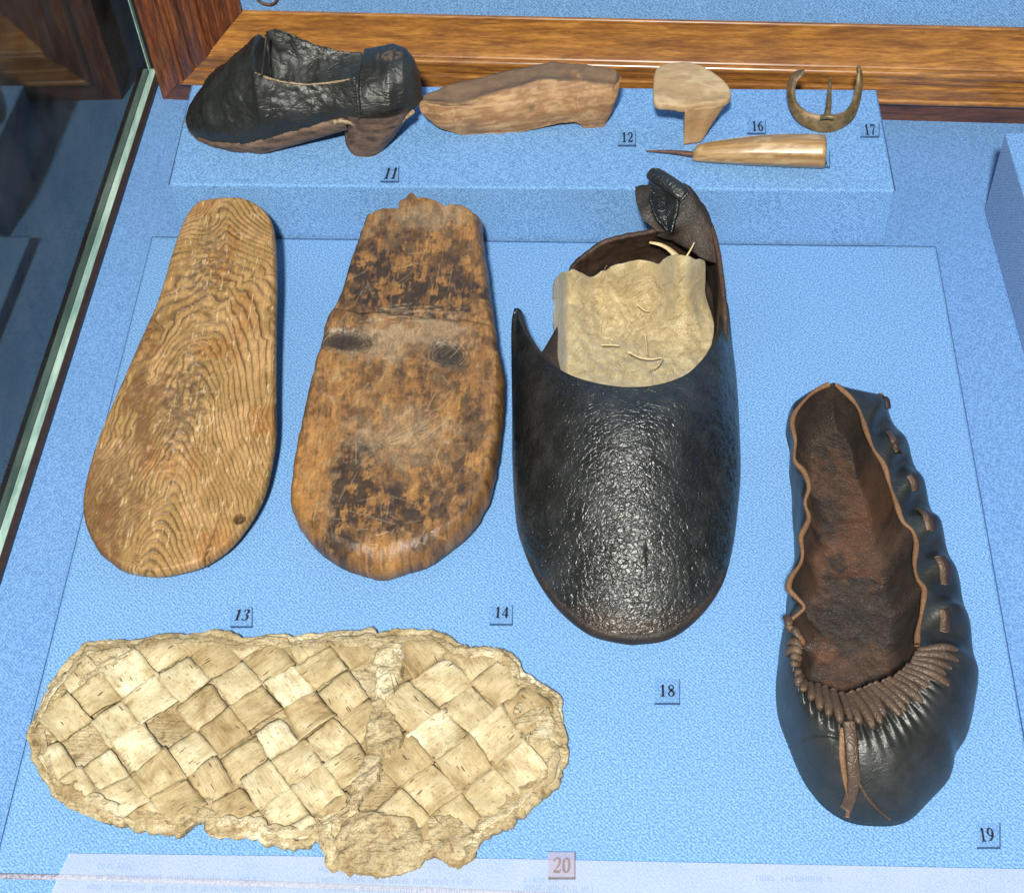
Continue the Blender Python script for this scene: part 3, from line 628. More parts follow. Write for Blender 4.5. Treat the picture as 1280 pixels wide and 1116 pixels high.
# ------------------------------------------------------------------ 18 black leather mule
def mule18():
    root = thing('leather_mule', 'large black leather slipper with pale lining, between the scratched sole and the laced shoe', 'shoe', un(780, 560, 0))
    # sole slab
    px = [(783, 801), (746, 793), (720, 777), (693, 750), (670, 714), (652, 673), (647, 632), (644, 573), (645, 523), (654, 480), (680, 440), (702, 400), (712, 360), (735, 330), (780, 318), (830, 318), (870, 335), (893, 370), (905, 410), (912, 473), (918, 523), (921, 589), (918, 639), (913, 679), (902, 722), (882, 756), (855, 783), (829, 797), (800, 801)]
    O = np.array([un(a, b, 0.002) for a, b in cr(px, 400, True)])[:, :2]
    S = spine_pts(O, un(800, 400, 0), un(782, 700, 0)); O = O + (O - S) / np.linalg.norm(O - S, axis=1)[:, None] * 0.0017 * sstep(un(0, 640, 0)[1], un(0, 720, 0)[1], O[:, 1])[:, None]
    V, f, k = loft(O, S, 24, lambda XY, d: 0.0045 + 0.0025 * rnd_edge(d, 0.003) + 0.0006 * (fbm(XY[:, 0] * 200, XY[:, 1] * 200, 3, 2) - .5), 0, hedge=0.0045)
    mesh('sole', V, f, BROWNL, root, True, None, {'worn': np.full(len(V), 0.08)})
    # vamp
    Lp = [(647, 395), (645, 440), (645, 523), (645, 573), (648, 632), (654, 671), (671, 711), (694, 746), (721, 772), (747, 789), (770, 796), (783, 797)]
    Rp = [(905, 395), (910, 440), (915, 473), (919, 523), (921, 589), (917, 639), (912, 679), (901, 721), (881, 753), (854, 779), (828, 793), (800, 797), (783, 797)]
    z0 = 0.0035
    Lw = np.array([un(a, b, z0) for a, b in cr(Lp, 300)]); Rw = np.array([un(a, b, z0) for a, b in cr(Rp, 300)])
    yt = un(783, 797, z0)[1]; yo = min(Lw[0, 1], Rw[0, 1])
    m, n = 190, 210
    t = np.sin(np.linspace(0, math.pi / 2, m)) ** 1.0
    t = np.linspace(0, 1, m); t = 1 - (1 - t) ** 1.45
    ys = yo + (yt - yo) * t
    lx = np.interp(-ys, -Lw[:, 1], Lw[:, 0]); rx = np.interp(-ys, -Rw[:, 1], Rw[:, 0])
    th = np.linspace(0, math.pi, n); fr = (1 - np.cos(th)) / 2; fr = 0.75 * fr + 0.25 * (th / math.pi)
    X = lx[:, None] * (1 - fr)[None] + rx[:, None] * fr[None]
    Hmax = 0.052
    sec = (1 - np.abs(2 * fr - 1) ** 2.7) ** 0.66
    tt = np.clip((t - 0.12) / 0.88, 0, 1)
    Hy = Hmax * (1 - np.clip(t, 0, 1) ** 1.18) ** 0.78 
    Hy = np.where(t > .999, 0, Hy)
    Z = z0 + Hy[:, None] * sec[None]
    # fuller right flank, a soft ridge down the middle
    Z += 0.0015 * np.exp(-((fr - 0.52) / 0.16) ** 2)[None] * np.sin(np.pi * np.clip(t, 0, 1))[:, None]
    Y = np.repeat(ys[:, None], n, 1)
    # opening edge
    op = [(650, 388, 0.020), (655, 410, 0.027), (664, 430, 0.032), (680, 452, 0.038), (700, 468, 0.043), (730, 480, 0.048), (770, 487, 0.0505), (810, 485, 0.050), (845, 473, 0.047), (872, 450, 0.041), (888, 425, 0.037), (897, 400, 0.027), (903, 375, .013)]
    W_ = np.array([un(a, b, z) for a, b, z in op]); Wd = cr(W_, 300)
    fx = (Wd[:, 0] - lx[0]) / (rx[0] - lx[0])
    yop = np.interp(fr, fx, Wd[:, 1]); zop = np.interp(fr, fx, Wd[:, 2])
    fall = (1 - sstep(0, 0.5, t))[:, None]
    # slide rows so they start on the opening edge and stay ordered
    yrow = yop[None] + (yt - yop)[None] * t[:, None]
    Y = yrow * fall + Y * (1 - fall) if False else yop[None] * (1 - t[:, None]) + yt * t[:, None]
    # recompute width at the true y of each point
    lx2 = np.interp(-Y, -Lw[:, 1], Lw[:, 0]); rx2 = np.interp(-Y, -Rw[:, 1], Rw[:, 0])
    X = lx2 * (1 - fr)[None] + rx2 * fr[None]
    Z = Z * (1 - fall) + (zop[None] * (1 - (t[:, None] * 2).clip(0, 1)) + Z * (t[:, None] * 2).clip(0, 1)) * fall
    # creases and pebbling
    px_, py_ = X.ravel(), Y.ravel()
    cre = fbm(px_ * 120 + 30 * py_, py_ * 420 - 60 * px_, 4, 11, .6) - .5
    side = sstep(0.22, 0.42, np.abs(np.tile(fr, m) - 0.5))
    q = 1 - np.abs(fbm(px_ * 420 + py_ * 260, py_ * 180 - px_ * 300, 3, 15) - .5) * 4
    off = 0.0004 * cre + side * 0.0005 * np.clip(q, 0, 1)
    off += -0.0007 * stain(np.c_[px_, py_], 808, 704, 3, 7, 0.02, .9, 12)
    P = np.stack([X, Y, Z], -1)
    du = np.gradient(P, axis=1); dv = np.gradient(P, axis=0); N = np.cross(dv, du); N /= np.linalg.norm(N, axis=2)[..., None] + 1e-12
    N[N[..., 2] < 0] *= -1
    edge = np.minimum(np.minimum(t / 0.06, 1)[:, None], np.minimum(np.minimum(fr, 1 - fr) / 0.03, 1)[None])
    P = P + N * (off.reshape(m, n) * edge)[..., None]
    worn = 0.38 * sstep(0.72, 1.0, t)[:, None] + 0.0 * fr[None] + 0.25 * sstep(0.05, 0.0, np.minimum(fr, 1 - fr))[None]
    xyv = P.reshape(-1, 3)[:, :2]
    wv = worn.ravel() + .30 * stain(xyv, 803, 628, 6, 6, .045, .5, 3) + .32 * stain(xyv, 808, 704, 4, 7, .02, .9, 4) + .12 * stain(xyv, 885, 610, 26, 34, .025, .8, 5) + .2 * stain(xyv, 655, 600, 14, 60, .01, .8, 6)
    o = mesh('vamp', P.reshape(-1, 3), grid_faces(m, n), LEA18, root, True, None, {'worn': wv}); solid(o, 0.0018, -1 if True else 1)
    # cut edge of the opening
    tube('opening_edge', P[0, 4:-4] + np.array([0, 0, -0.0006]), 0.0009, BROWNL, root, 6)
    for q_ in range(14, 196, 8):      # stitches just inside the cut edge
        a_ = P[4, q_] + np.array([0, -.0002, .0010]); b_ = P[8, q_ + 1] + np.array([0, -.0002, .0010])
        tube('stitch', [a_, (a_ + b_) / 2 + np.array([0, 0, .0003]), b_], [.0002, .00036, .0002], STITCH, root, 6)
    # welt line round the toe
    wl = np.array([un(a, b, 0.0045) for a, b in cr(px[0:10], 60)])
    # quarter and heel counter: top edge / foot pairs, right front -> heel -> left
    top = [(898, 452, .026), (904, 420, .030), (903, 380, .035), (898, 335, .040), (893, 305, .044), (884, 280, .046), (868, 284, .045), (846, 290, .043), (826, 290, .041), (800, 295, .038), (766, 301, .034), (738, 315, .029), (720, 330, .023), (709, 345, .017), (704, 358, .012)]
    bot = [(892, 455, .006), (892, 425, .006), (892, 390, .006), (888, 362, .006), (880, 345, .006), (868, 338, .006), (856, 334, .006), (842, 332, .006), (826, 330, .006), (800, 332, .006), (768, 340, .006), (745, 352, .006), (728, 364, .006), (714, 380, .006), (708, 392, .006)]
    Tn = cr([un(*p) for p in top], 150); Bn = cr([un(*p) for p in bot], 150); rr = np.linspace(0, 1, 22)
    P2 = Bn[None] * (1 - rr)[:, None, None] + Tn[None] * rr[:, None, None]
    P2 += (0.0022 * np.sin(np.pi * rr))[:, None, None] * np.array([0.2, 0.9, 0])
    fl2 = P2.reshape(-1, 3); fl2[:, 2] += 0.0014 * (fbm(fl2[:, 0] * 220, fl2[:, 1] * 220, 3, 33) - .5)
    fl2[:, 1] += 0.002 * (fbm(fl2[:, 0] * 160, fl2[:, 2] * 160, 3, 34) - .5)
    wq = 0.15 + 0.25 * np.repeat(rr, 150) * fbm(fl2[:, 0] * 300, fl2[:, 1] * 300, 3, 36)
    o = mesh('heel_counter', fl2, grid_faces(22, 150), BROWNL, root, True, None, {'worn': wq}); solid(o, 0.0022, 1)
    # pale fold where the counter is torn beside the lining
    pth = cr([un(812, 303, .036), un(826, 306, .036), un(838, 313, .033), un(847, 322, .030)], 14)
    tube('torn_edge', pth, np.linspace(.0008, .0021, 14), STRAW, root, 6, .5)
    # upright tongue of the quarter that ends in the folded strap
    def sheet(name, cols, m_, th_, worn_=0.1, nn=26):
        A = np.array([cr([un(*p) for p in c_], nn) for c_ in cols]); A = np.stack([cr(A[:, j], nn) for j in range(nn)], 1)
        v = A.reshape(-1, 3); v = v + 0.0012 * (np.stack([fbm(v[:, 0] * 300, v[:, 1] * 300, 3, 50 + q_) for q_ in range(3)], 1) - .5)
        ob = mesh(name, v, grid_faces(nn, nn), m_, root, True, None, {'worn': np.full(nn * nn, worn_)}); solid(ob, th_, 0); return ob
    sheet('strap', [[(822, 293, .040), (838, 286, .046), (846, 262, .052), (848, 236, .058)], [(845, 302, .038), (858, 284, .046), (862, 258, .054), (855, 230, .060)], [(874, 322, .038), (882, 292, .044), (876, 262, .052), (862, 236, .058)], [(896, 330, .034), (893, 300, .042), (884, 268, .048), (866, 243, .054)]], BROWNL, .0022, .12)
    sheet('strap_flap', [[(794, 235, .052), (797, 258, .049), (803, 272, .047), (822, 290, .042)], [(802, 233, .053), (804, 255, .050), (812, 270, .048), (830, 290, .042)], [(812, 232, .054), (814, 254, .051), (822, 272, .048), (840, 292, .042)]], BROWNL, .002, .02)
    sheet('strap_lining', [[(811, 230, .0545), (813, 255, .0525), (822, 275, .050), (837, 292, .046)], [(828, 238, .0525), (830, 256, .0515), (832, 274, .049), (838, 291, .047)], [(848, 247, .058), (847, 258, .056), (844, 275, .052), (839, 291, .048)]], LEA18, .0015, -.2)
    pth = cr([un(814, 217, .058), un(822, 221, .059), (un(838, 231, .060)), un(849, 239, .060), un(856, 246, .058)], 24)
    tube('rolled_strap_end', pth, np.r_[np.linspace(.0034, .0042, 4), np.full(16, .0042), np.linspace(.0042, .0036, 4)], LEA18, root, 14, .75, (0.2, -.5, .8))
    # lining
    lo = [(692, 372), (693, 354), (699, 345), (708, 341), (716, 339), (728, 344), (738, 347), (755, 340), (774, 329), (797, 327), (812, 328), (824, 330), (835, 323), (849, 321), (860, 323), (869, 326), (880, 328), (881, 350), (881, 368), (888, 392), (892, 412), (886, 440), (860, 480), (824, 505), (774, 512), (740, 508), (712, 490), (702, 465), (695, 430), (692, 395)]
    def zl(px_, py_):
        v_ = (py_ - 325) / 160.; u_ = (px_ - 692) / 195.
        z = 0.034 - 0.024 * sstep(-0.05, 0.35, v_) + 0.016 * sstep(0.55, 1.15, v_)
        z += 0.013 * np.exp(-((u_ - 0.12) / 0.12) ** 2) * sstep(1.1, 0.5, v_) + 0.018 * np.exp(-((u_ - 0.83) / 0.13) ** 2) * sstep(0.9, 0.2, v_)
        z += 0.006 * np.exp(-((u_ - 0.42) / 0.1) ** 2) * sstep(.6, .1, v_)
        z -= 0.016 * sstep(0.10, 0.0, u_) * (v_ > -1)
        return z
    P0 = cr(lo, 330, True); Sx = np.full(len(P0), 788.0); Sy = np.full(len(P0), 415.0)
    r = np.linspace(0, 1, 60); A = P0[None] * (1 - r)[:, None, None] + np.stack([Sx, Sy], 1)[None] * r[:, None, None]
    A = A.reshape(-1, 2); z = zl(A[:, 0], A[:, 1]); Wv = np.array([un(a, b, c_) for (a, b), c_ in zip(A, z)])
    wr = fbm(Wv[:, 0] * 140, Wv[:, 1] * 140, 4, 60, .6) - .5; fold = 1 - np.abs(fbm(Wv[:, 0] * 120 + Wv[:, 1] * 30, Wv[:, 1] * 45, 2, 61) - .5) * 4
    Wv[:, 2] += 0.0025 * wr + 0.0012 * np.clip(fold, 0, 1)
    o = mesh('lining', Wv, grid_faces(60, 330, cv=True), LINEN, root, True); solid(o, 0.0012, 0)
    # loose straws
    for pts in ([(806, 418, .028), (808, 432, .029), (809, 446, .030)], [(786, 440, .031), (800, 447, .032), (816, 449, .032), (828, 447, .031), (822, 458, .035), (812, 462, .036)], [(797, 381, .024), (806, 388, .024), (812, 389, .024)], [(752, 431, .028), (764, 431, .029), (774, 432, .029)], [(858, 321, .050), (864, 311, .053), (868, 303, .055)]):
        tube('straw', cr([un(a, b, c_ - 0.004) for a, b, c_ in pts], 14), np.linspace(.00055, .0003, 14), STRAW, root, 5)
    for i in range(300):
        x = rng.normal(795, 45); y = rng.uniform(350, 470)
        if not 702 < x < 878: continue
        if y > 480 - 0.004 * (x - 775) ** 2: continue
        an = rng.uniform(0, 6.28); l = rng.uniform(3, 11); k_ = rng.normal(0, 3)
        q_ = [(x, y), (x + l * math.cos(an) + k_, y + l * math.sin(an)), (x + 2 * l * math.cos(an), y + 2 * l * math.sin(an) + k_)]
        fib.append(cr([un(a, b, float(zl(a, b)) + 0.0022) for a, b in q_], 6))
    V = []; f = []
    for p in fib:
        for j, v in enumerate(p):
            i0 = len(V); V += [v + np.array([.00012, 0, 0]), v + np.array([-.00006, .0001, 0]), v + np.array([-.00006, -.0001, .0001])]
            if j: 
                for c_ in range(3): f.append([i0 - 3 + c_, i0 - 3 + (c_ + 1) % 3, i0 + (c_ + 1) % 3, i0 + c_])
    o = mesh('fibres', V, f, STRAW, root); o['kind'] = 'stuff'
fib = []
mule18()

# ------------------------------------------------------------------ 19 gathered leather shoe
def shoe19():
    root = thing('leather_shoe', 'dark leather moccasin with wavy cut rim and gathered toe at the right', 'shoe', un(1095, 760, 0))
    ipx = [(1042, 479), (1052, 488), (1061, 496), (1072, 510), (1079, 528), (1083, 541), (1092, 563), (1103, 579), (1108, 592), (1111, 604), (1119, 627), (1128, 652), (1140, 664), (1145, 680), (1143, 707), (1147, 725), (1155, 738), (1152, 765), (1147, 790), (1146, 812),
           (1140, 824), (1128, 838), (1113, 848), (1098, 853), (1083, 859), (1066, 866), (1056, 870), (1040, 863), (1022, 857), (1008, 854), (1000, 846), (998, 830), (1000, 812),
           (1003, 803), (994, 790), (984, 781), (994, 771), (1005, 760), (996, 748), (986, 737), (989, 722), (1000, 706), (1003, 692), (1001, 672), (1007, 659), (1011, 647), (1006, 629), (1011, 610), (1005, 591), (993, 576), (994, 552), (990, 530), (996, 513), (1017, 491)]
    def zi(px, py): return 0.026 + 0.005 * sstep(800, 850, py) + 0.004 * sstep(700, 480, py) + 0.003 * sstep(1060, 1140, px)
    I = np.array([un(a, b, zi(a, b)) for a, b in ipx])
    opx = [(1076, 478, .022), (1102, 476, .022), (1109, 486, .020), (1117, 507, .016), (1132, 541, .012), (1151, 582, .012), (1170, 632, .012), (1190, 682, .012), (1203, 718, .012), (1211, 748, .012), (1219, 793, .010), (1226, 835, .008), (1222, 868, .006), (1212, 911, .005), (1196, 938, .004), (1189, 968, .003), (1163, 998, .002), (1140, 1022, .001), (1116, 1032, 0), (1083, 1032, 0),
           (1056, 1026, 0), (1027, 1006, 0), (1003, 974, 0), (985, 932, 0), (973, 896, .001), (970, 858, .002), (973, 825, .003), (976, 800, .003), (982, 780, .003), (984, 745, .003), (993, 705, .003), (993, 668, .003), (991, 640, .003), (990, 610, .003), (987, 585, .003), (988, 560, .003), (984, 540, .004), (986, 515, .012), (1010, 490, .020), (1042, 478, .024)]
    Ow = np.array([un(*p) for p in opx]); Ow[:, 2] = 0
    # landmark pairing by arc length: heel, right gather end, toe, left gather end
    oi = [0, 11, 19, 26, len(Ow)]; ii = [0, 19, 26, 32, len(I)]
    Ow = np.roll(Ow, 1, 0); Oc = np.vstack([Ow, Ow[:1]]); oi = [0, 12, 20, 27, len(Ow)]
    Ic = np.vstack([I, I[:1]])
    cnt = [300, 150, 110, 240]
    O_, I_ = [], []
    for k_ in range(4):
        O_.append(cr(Oc[oi[k_]:oi[k_ + 1] + 1], cnt[k_] + 1)[:-1]); I_.append(cr(Ic[ii[k_]:ii[k_ + 1] + 1], cnt[k_] + 1)[:-1])
    O = np.vstack(O_); I = np.vstack(I_); N = len(O); ph = np.arange(N)
    toe = np.exp(-((ph - 465) / 95.0) ** 2); right = sstep(20, 60, ph) * sstep(330, 290, ph)
    for _ in range(10): O = (np.roll(O, 1, 0) + 2 * O + np.roll(O, -1, 0)) / 4
    r = np.linspace(0, 1, 64) ** 1.3
    P = O[None] * (1 - r)[:, None, None] + I[None] * r[:, None, None]
    nexp = 2.2 + 0.6 * toe
    prof_ = (1 - (1 - r[:, None]) ** nexp[None]) ** (1 / 1.9)
    P[..., 2] = I[None, :, 2] * prof_ + 0.0045 * toe[None] * np.sin(np.pi * r)[:, None]
    # puckers over the lace slits on the right flank
    rip = np.sin(ph / 300.0 * 2 * np.pi * 7.0 + 0.6)
    P[..., 2] += 0.0038 * right[None] * rip[None] * np.exp(-((r[:, None] - 0.55) / 0.28) ** 2)
    P[..., 0] += 0.0018 * right[None] * rip[None] * np.exp(-((r[:, None] - 0.4) / 0.3) ** 2)
    # gathers carry on as fading folds over the toe
    gz = sstep(295, 330, ph) * sstep(580, 545, ph)
    P[..., 2] += 0.0009 * gz[None] * np.cos((ph - 304) / 276.0 * 2 * np.pi * 29)[None] * np.exp(-((r[:, None] - 0.70) / 0.20) ** 2)
    fl_ = P.reshape(-1, 3); fl_[:, 2] += 0.0018 * (fbm(fl_[:, 0] * 60, fl_[:, 1] * 60, 3, 20) - .5) * np.repeat(np.sin(np.pi * r), N)
    fl_[:, 2] -= 0.0016 * np.exp(-(((fl_[:, 0] - un(1040, 940, .02)[0]) * 0.35 + fl_[:, 1] - un(1010, 936, .02)[1]) / 0.0007) ** 2) * (fl_[:, 0] < un(1045, 940, .02)[0]) * (fl_[:, 0] > un(985, 940, .02)[0]) * np.repeat(sstep(0, .1, r), N)
    surf = lambda i, rr: np.array([np.interp(rr, r, P[:, int(i) % N, c_]) for c_ in range(3)])
    foot = np.c_[O[:, :2] + (I - O)[:, :2] * 0.04, np.full(N, 0.0)][None]
    V = np.concatenate([foot, P], 0).reshape(-1, 3)
    worn = np.concatenate([np.full(N, .1), (0.30 * gz[None] * sstep(.35, .8, r)[:, None] + 0.16 * sstep(.92, 1, r)[:, None] + 0 * ph[None]).ravel()])
    o = mesh('upper', V, grid_faces(65, N, cv=True), LEA19, root, True, None, {'worn': worn})
    # inner wall and floor
    ctr = np.array([un(1062, 560, 0.004), un(1072, 800, 0.004)])
    Sp = spine_pts(I[:, :2], ctr[0], ctr[1])
    rr = np.r_[np.linspace(0, .12, 8), np.linspace(.15, 1, 50)]
    Q = I[None, :, :2] * (1 - rr)[:, None, None] + Sp[None] * rr[:, None, None]
    Lr = np.linalg.norm(Sp - I[:, :2], axis=1)
    d = rr[:, None] * Lr[None]
    smooth_z = I[:, 2]
    z = 0.004 + (smooth_z[None] - 0.004) * np.clip(1 - d / np.minimum(0.012, 0.55 * Lr)[None], 0, 1) ** 2.4
    z += 0.0024 * (fbm(Q[..., 0].ravel() * 130, Q[..., 1].ravel() * 130, 4, 44, .6) - .5).reshape(z.shape) * np.clip(d / .006, 0, 1)
    V = np.concatenate([Q, z[..., None]], 2).reshape(-1, 3)
    wr = 0.10 * fbm(V[:, 0] * 50, V[:, 1] * 50, 3, 47) + .16 * stain(V[:, :2], 1070, 640, 50, 70, .004, .9, 48) + .14 * stain(V[:, :2], 1080, 830, 50, 30, .004, .9, 49) + .1 * stain(V[:, :2], 1020, 760, 16, 80, .004, .9, 50) - .07
    mesh('inside', V, grid_faces(len(rr), N, cv=True), FLOORL, root, True, None, {'worn': wr})
    # cut rim, light brown: left and right strips from the heel to the gathers
    up = np.array([0, 0, 1.0])
    right_i = I[4:297] + np.array([0, 0, .0006]); left_i = np.roll(I[562:N - 2], 0, 0) + np.array([0, 0, .0006])
    kk = np.linspace(0, 1, len(right_i)); tube('rim_edge', right_i[::2], (0.00105 + 0.0003 * np.sin(kk * 40))[::2], TANL, root, 8, .9)
    kk = np.linspace(0, 1, len(left_i)); tube('rim_edge', left_i[::2], (0.00105 + 0.0003 * np.sin(kk * 33))[::2], TANL, root, 8, .9)
    # pleats of the gathered toe
    idx = np.linspace(304, 580, 30)
    for j, i in enumerate(idx):
        if abs(i - 452) < 4: continue
        left = i > 545
        r0, r1 = 1.0, (0.62 if not left else 0.25) + rng.uniform(-.05, .05)
        if i < 345: r1 = 0.45 + rng.uniform(-.06, .06)
        path = np.array([surf(i, q_) for q_ in np.linspace(r0, r1, 12)]); path[:, 2] += 0.0007; path[:, 0] += rng.normal(0, .0003) * np.linspace(0, 1, 12) + .0004 * np.sin(np.linspace(0, 4, 12) + rng.uniform(0, 6))
        tube('pleat', path, np.array([.0013, .0016, .0017, .0017, .0018, .0018, .0019, .0019, .0018, .0017, .0014, .0007]) * rng.uniform(.92, 1.12), PLEATL, root, 8, .75)
    # seam strips down the toe
    def ribbon(name, px, wd_, m_, zt=.0006):
        pts = []
        for a, b in px:
            best = None
            for zz in np.linspace(0.0, 0.05, 60):
                p = un(a, b, zz); dd2 = ((fl_[:, :2] - p[:2]) ** 2).sum(1); s_ = fl_[dd2.argmin(), 2]
                e = abs(s_ - zz)
                if dd2.min() < 9e-6 and (best is None or e < best[0]): best = (e, p, s_)
            if best: p = best[1].copy(); p[2] = best[2] + zt; pts.append(p)
        if len(pts) > 1: tube(name, cr(pts, 30), wd_, m_, root, 8, .35)
    ribbon('seam_strip', [(1061, 903), (1064, 930), (1066, 960), (1068, 975), (1064, 992), (1057, 1012)], .0026, PLEATL)
    ribbon('seam_strip', [(1053, 910), (1052, 940), (1056, 970), (1062, 1000), (1060, 1020)], .0012, TANL)
    ribbon('seam_strip', [(1068, 968), (1082, 995), (1098, 1012), (1112, 1024)], .0007, PLEATL)
    ribbon('toe_strap', [(1058, 873), (1061, 885), (1062, 898)], .0030, BROWNL)
    # thong showing through the slits
    for a in ([(1101, 494), (1103, 502), (1104, 512)], [(1111, 541), (1116, 551), (1121, 566)], [(1136, 596), (1141, 604), (1142, 614)], [(1147, 637), (1156, 646), (1161, 664)], [(1171, 697), (1177, 710), (1179, 731)], [(1176, 763), (1179, 774), (1178, 790)]):
        ribbon('thong', a, .0015, PLEATL, .0009)
        b = [(x + 4, y - 1) for x, y in a]; ribbon('slit_shadow', b, .0021, SEAL, .0001)  # dark strip painted in as the shadow of the slit
shoe19()

# ------------------------------------------------------------------ 20 woven birch bark
def bark20():
    root = thing('birch_bark_slipper', 'pale woven birch bark slipper sole lying flat beside tag 20', 'slipper', un(370, 930, 0))
    px = [(34, 920), (38, 905), (43, 894), (55, 868), (78, 842), (95, 819), (118, 802), (165, 797), (222, 792), (274, 793), (283, 790), (290, 797), (309, 799), (338, 795), (370, 798), (416, 792), (455, 788), (466, 785), (472, 793), (494, 787), (522, 789), (547, 793), (575, 806), (612, 807), (637, 816), (655, 838), (680, 857), (697, 869), (700, 885), (703, 903), (710, 920), (711, 940), (705, 959), (702, 970), (696, 984), (680, 999), (658, 1015), (634, 1034), (606, 1049), (595, 1058), (593, 1071), (568, 1082), (550, 1072), (537, 1071), (525, 1080), (503, 1091), (475, 1094), (441, 1091), (413, 1086), (413, 1071), (401, 1049), (393, 1040), (389, 1055), (376, 1059), (332, 1056), (323, 1047), (290, 1045), (260, 1042), (262, 1028), (252, 1027), (240, 1033), (222, 1043), (188, 1040), (150, 1032), (118, 1021), (72, 998), (58, 978), (43, 955), (37, 938)]
    zc = 0.006
    n = 1000; P0 = cr(px, n, True)
    O = np.array([un(a, b, 0.004) for a, b in P0])[:, :2]
    S = spine_pts(O, un(140, 915, 0), un(600, 945, 0))
    inn = (S - O) / np.linalg.norm(S - O, axis=1)[:, None]
    O = O + inn * ((fbm(np.arange(n) * .21, np.zeros(n), 4, 5, .65) - .5) * .0034)[:, None]
    def crum(x, y): return 0.0009 * (1 - np.abs(fbm(x * 95, y * 190, 4, 90, .6) - .5) * 3.2) + 0.0016 * (fbm(x * 300, y * 300, 4, 91, .6) - .5)
    def hfun(XY, d):
        e = np.exp(-(d / 0.010) ** 2)
        return 0.0025 + 0.0022 * rnd_edge(d, .003) + crum(XY[:, 0], XY[:, 1]) * (0.25 + .75 * e) + 0.0018 * np.exp(-((d - .007) / .005) ** 2) - .0005
    V, f, k = loft(O, S, 70, hfun, 0, hedge=.0025, skirt=((.001, 0), (.0003, .5)), power=1.6)
    mesh('bark_base', V, f, BARKU, root, True)
    # squares of the weave
    inset = [];
    Pi = O + inn * 0.0034; ins = cr(np.c_[Pi[::9]], 160, True)
    fold = lambda y: np.interp(y, [780, 850, 930, 1000, 1060, 1100], [468, 466, 458, 440, 418, 405])     # torn overlap in the middle
    def weave(o, A, Bv, cond, seed, zb):
        rs = np.random.default_rng(seed); K = 11
        for i in range(-22, 23):
            for j in range(-22, 23):
                ctr = o + (i + .5) * A + (j + .5) * Bv
                if not cond(ctr) or not (20 < ctr[0] < 730 and 770 < ctr[1] < 1110): continue
                cw = un(ctr[0], ctr[1], zc)[:2]
                d_, nr_, in_ = polydist(cw[None], ins)
                if not in_[0] and d_[0] > 0.004: continue
                if seed == 1 and rs.random() < 0.03: continue
                if seed == 2 and rs.random() < 0.07: continue
                u = np.linspace(0, 1, K); U, Vv = np.meshgrid(u, u, indexing='ij')
                over = (i + j) % 2 == 0                      # which strip is on top
                g = rs.uniform(-.085, .085, (2, 2, 2))         # corner jitter
                j4 = lambda c_: g[0, 0, c_] * (1 - U) * (1 - Vv) + g[1, 0, c_] * U * (1 - Vv) + g[0, 1, c_] * (1 - U) * Vv + g[1, 1, c_] * U * Vv
                along, across = (U, Vv) if over else (Vv, U)
                ea = 0.012
                Uu = (U - .5) * (1 - 2 * ea * (0 if over else 1) + .10 * over) + .5 + j4(0); Vw = (Vv - .5) * (1 - 2 * ea * (1 if over else 0) + .10 * (not over)) + .5 + j4(1)
                rag = (vn(U * 7 + i * 3.1, Vv * 7 + j * 5.7, seed) - .5) * .05
                X = o[0] + (i + Uu + rag) * A[0] + (j + Vw - rag) * Bv[0]; Y = o[1] + (i + Uu + rag) * A[1] + (j + Vw - rag) * Bv[1]
                q = np.array([un(a, b, zc) for a, b in zip(X.ravel(), Y.ravel())])[:, :2]
                dd_, near, inn_ = polydist(q, ins)
                q = np.where(inn_[:, None], q, near)
                lift = rs.uniform(0.0, .0014); tilt = rs.normal(0, .0007, 2)
                z = zb + lift + .0011 * np.sin(np.pi * along.ravel()) ** .6 + .0004 * np.sin(np.pi * across.ravel()) + tilt[0] * (U.ravel() - .5) + tilt[1] * (Vv.ravel() - .5)
                z += .0018 * (fbm(q[:, 0] * 170, q[:, 1] * 170, 3, seed + 7) - .5) - .0014 * sstep(.004, 0, np.where(inn_, dd_, 0))
                curl = rs.uniform(-.001, .0018); z += curl * (np.abs(across.ravel() - .5) * 2) ** 4
                ed = np.maximum(sstep(.36, .5, np.abs(along - .5)), sstep(.40, .5, np.abs(across - .5)) * .6).ravel()
                if np.ptp(q[:, 0]) < .003 or np.ptp(q[:, 1]) < .003: continue
                off = rs.uniform(0, 9, 2); sc_ = .02
                uv = np.c_[along.ravel() * sc_ + off[0], across.ravel() * sc_ + off[1]]
                ob = mesh('bark_square', np.c_[q, z], grid_faces(K, K), BARK, root, True, None, {'edge': ed}, uv)
                solid(ob, .0007, -1)
    weave(np.array([221., 879.]), np.array([41., -27.]), np.array([25.5, 33.]), lambda c_: c_[0] < fold(c_[1]) - 6, 1, .0050)
    weave(np.array([584., 920.]), np.array([41., -32.]), np.array([33.5, 36.]), lambda c_: c_[0] > fold(c_[1]) + 22, 2, .0046)
    # folded rim strips
    rs = np.random.default_rng(5)
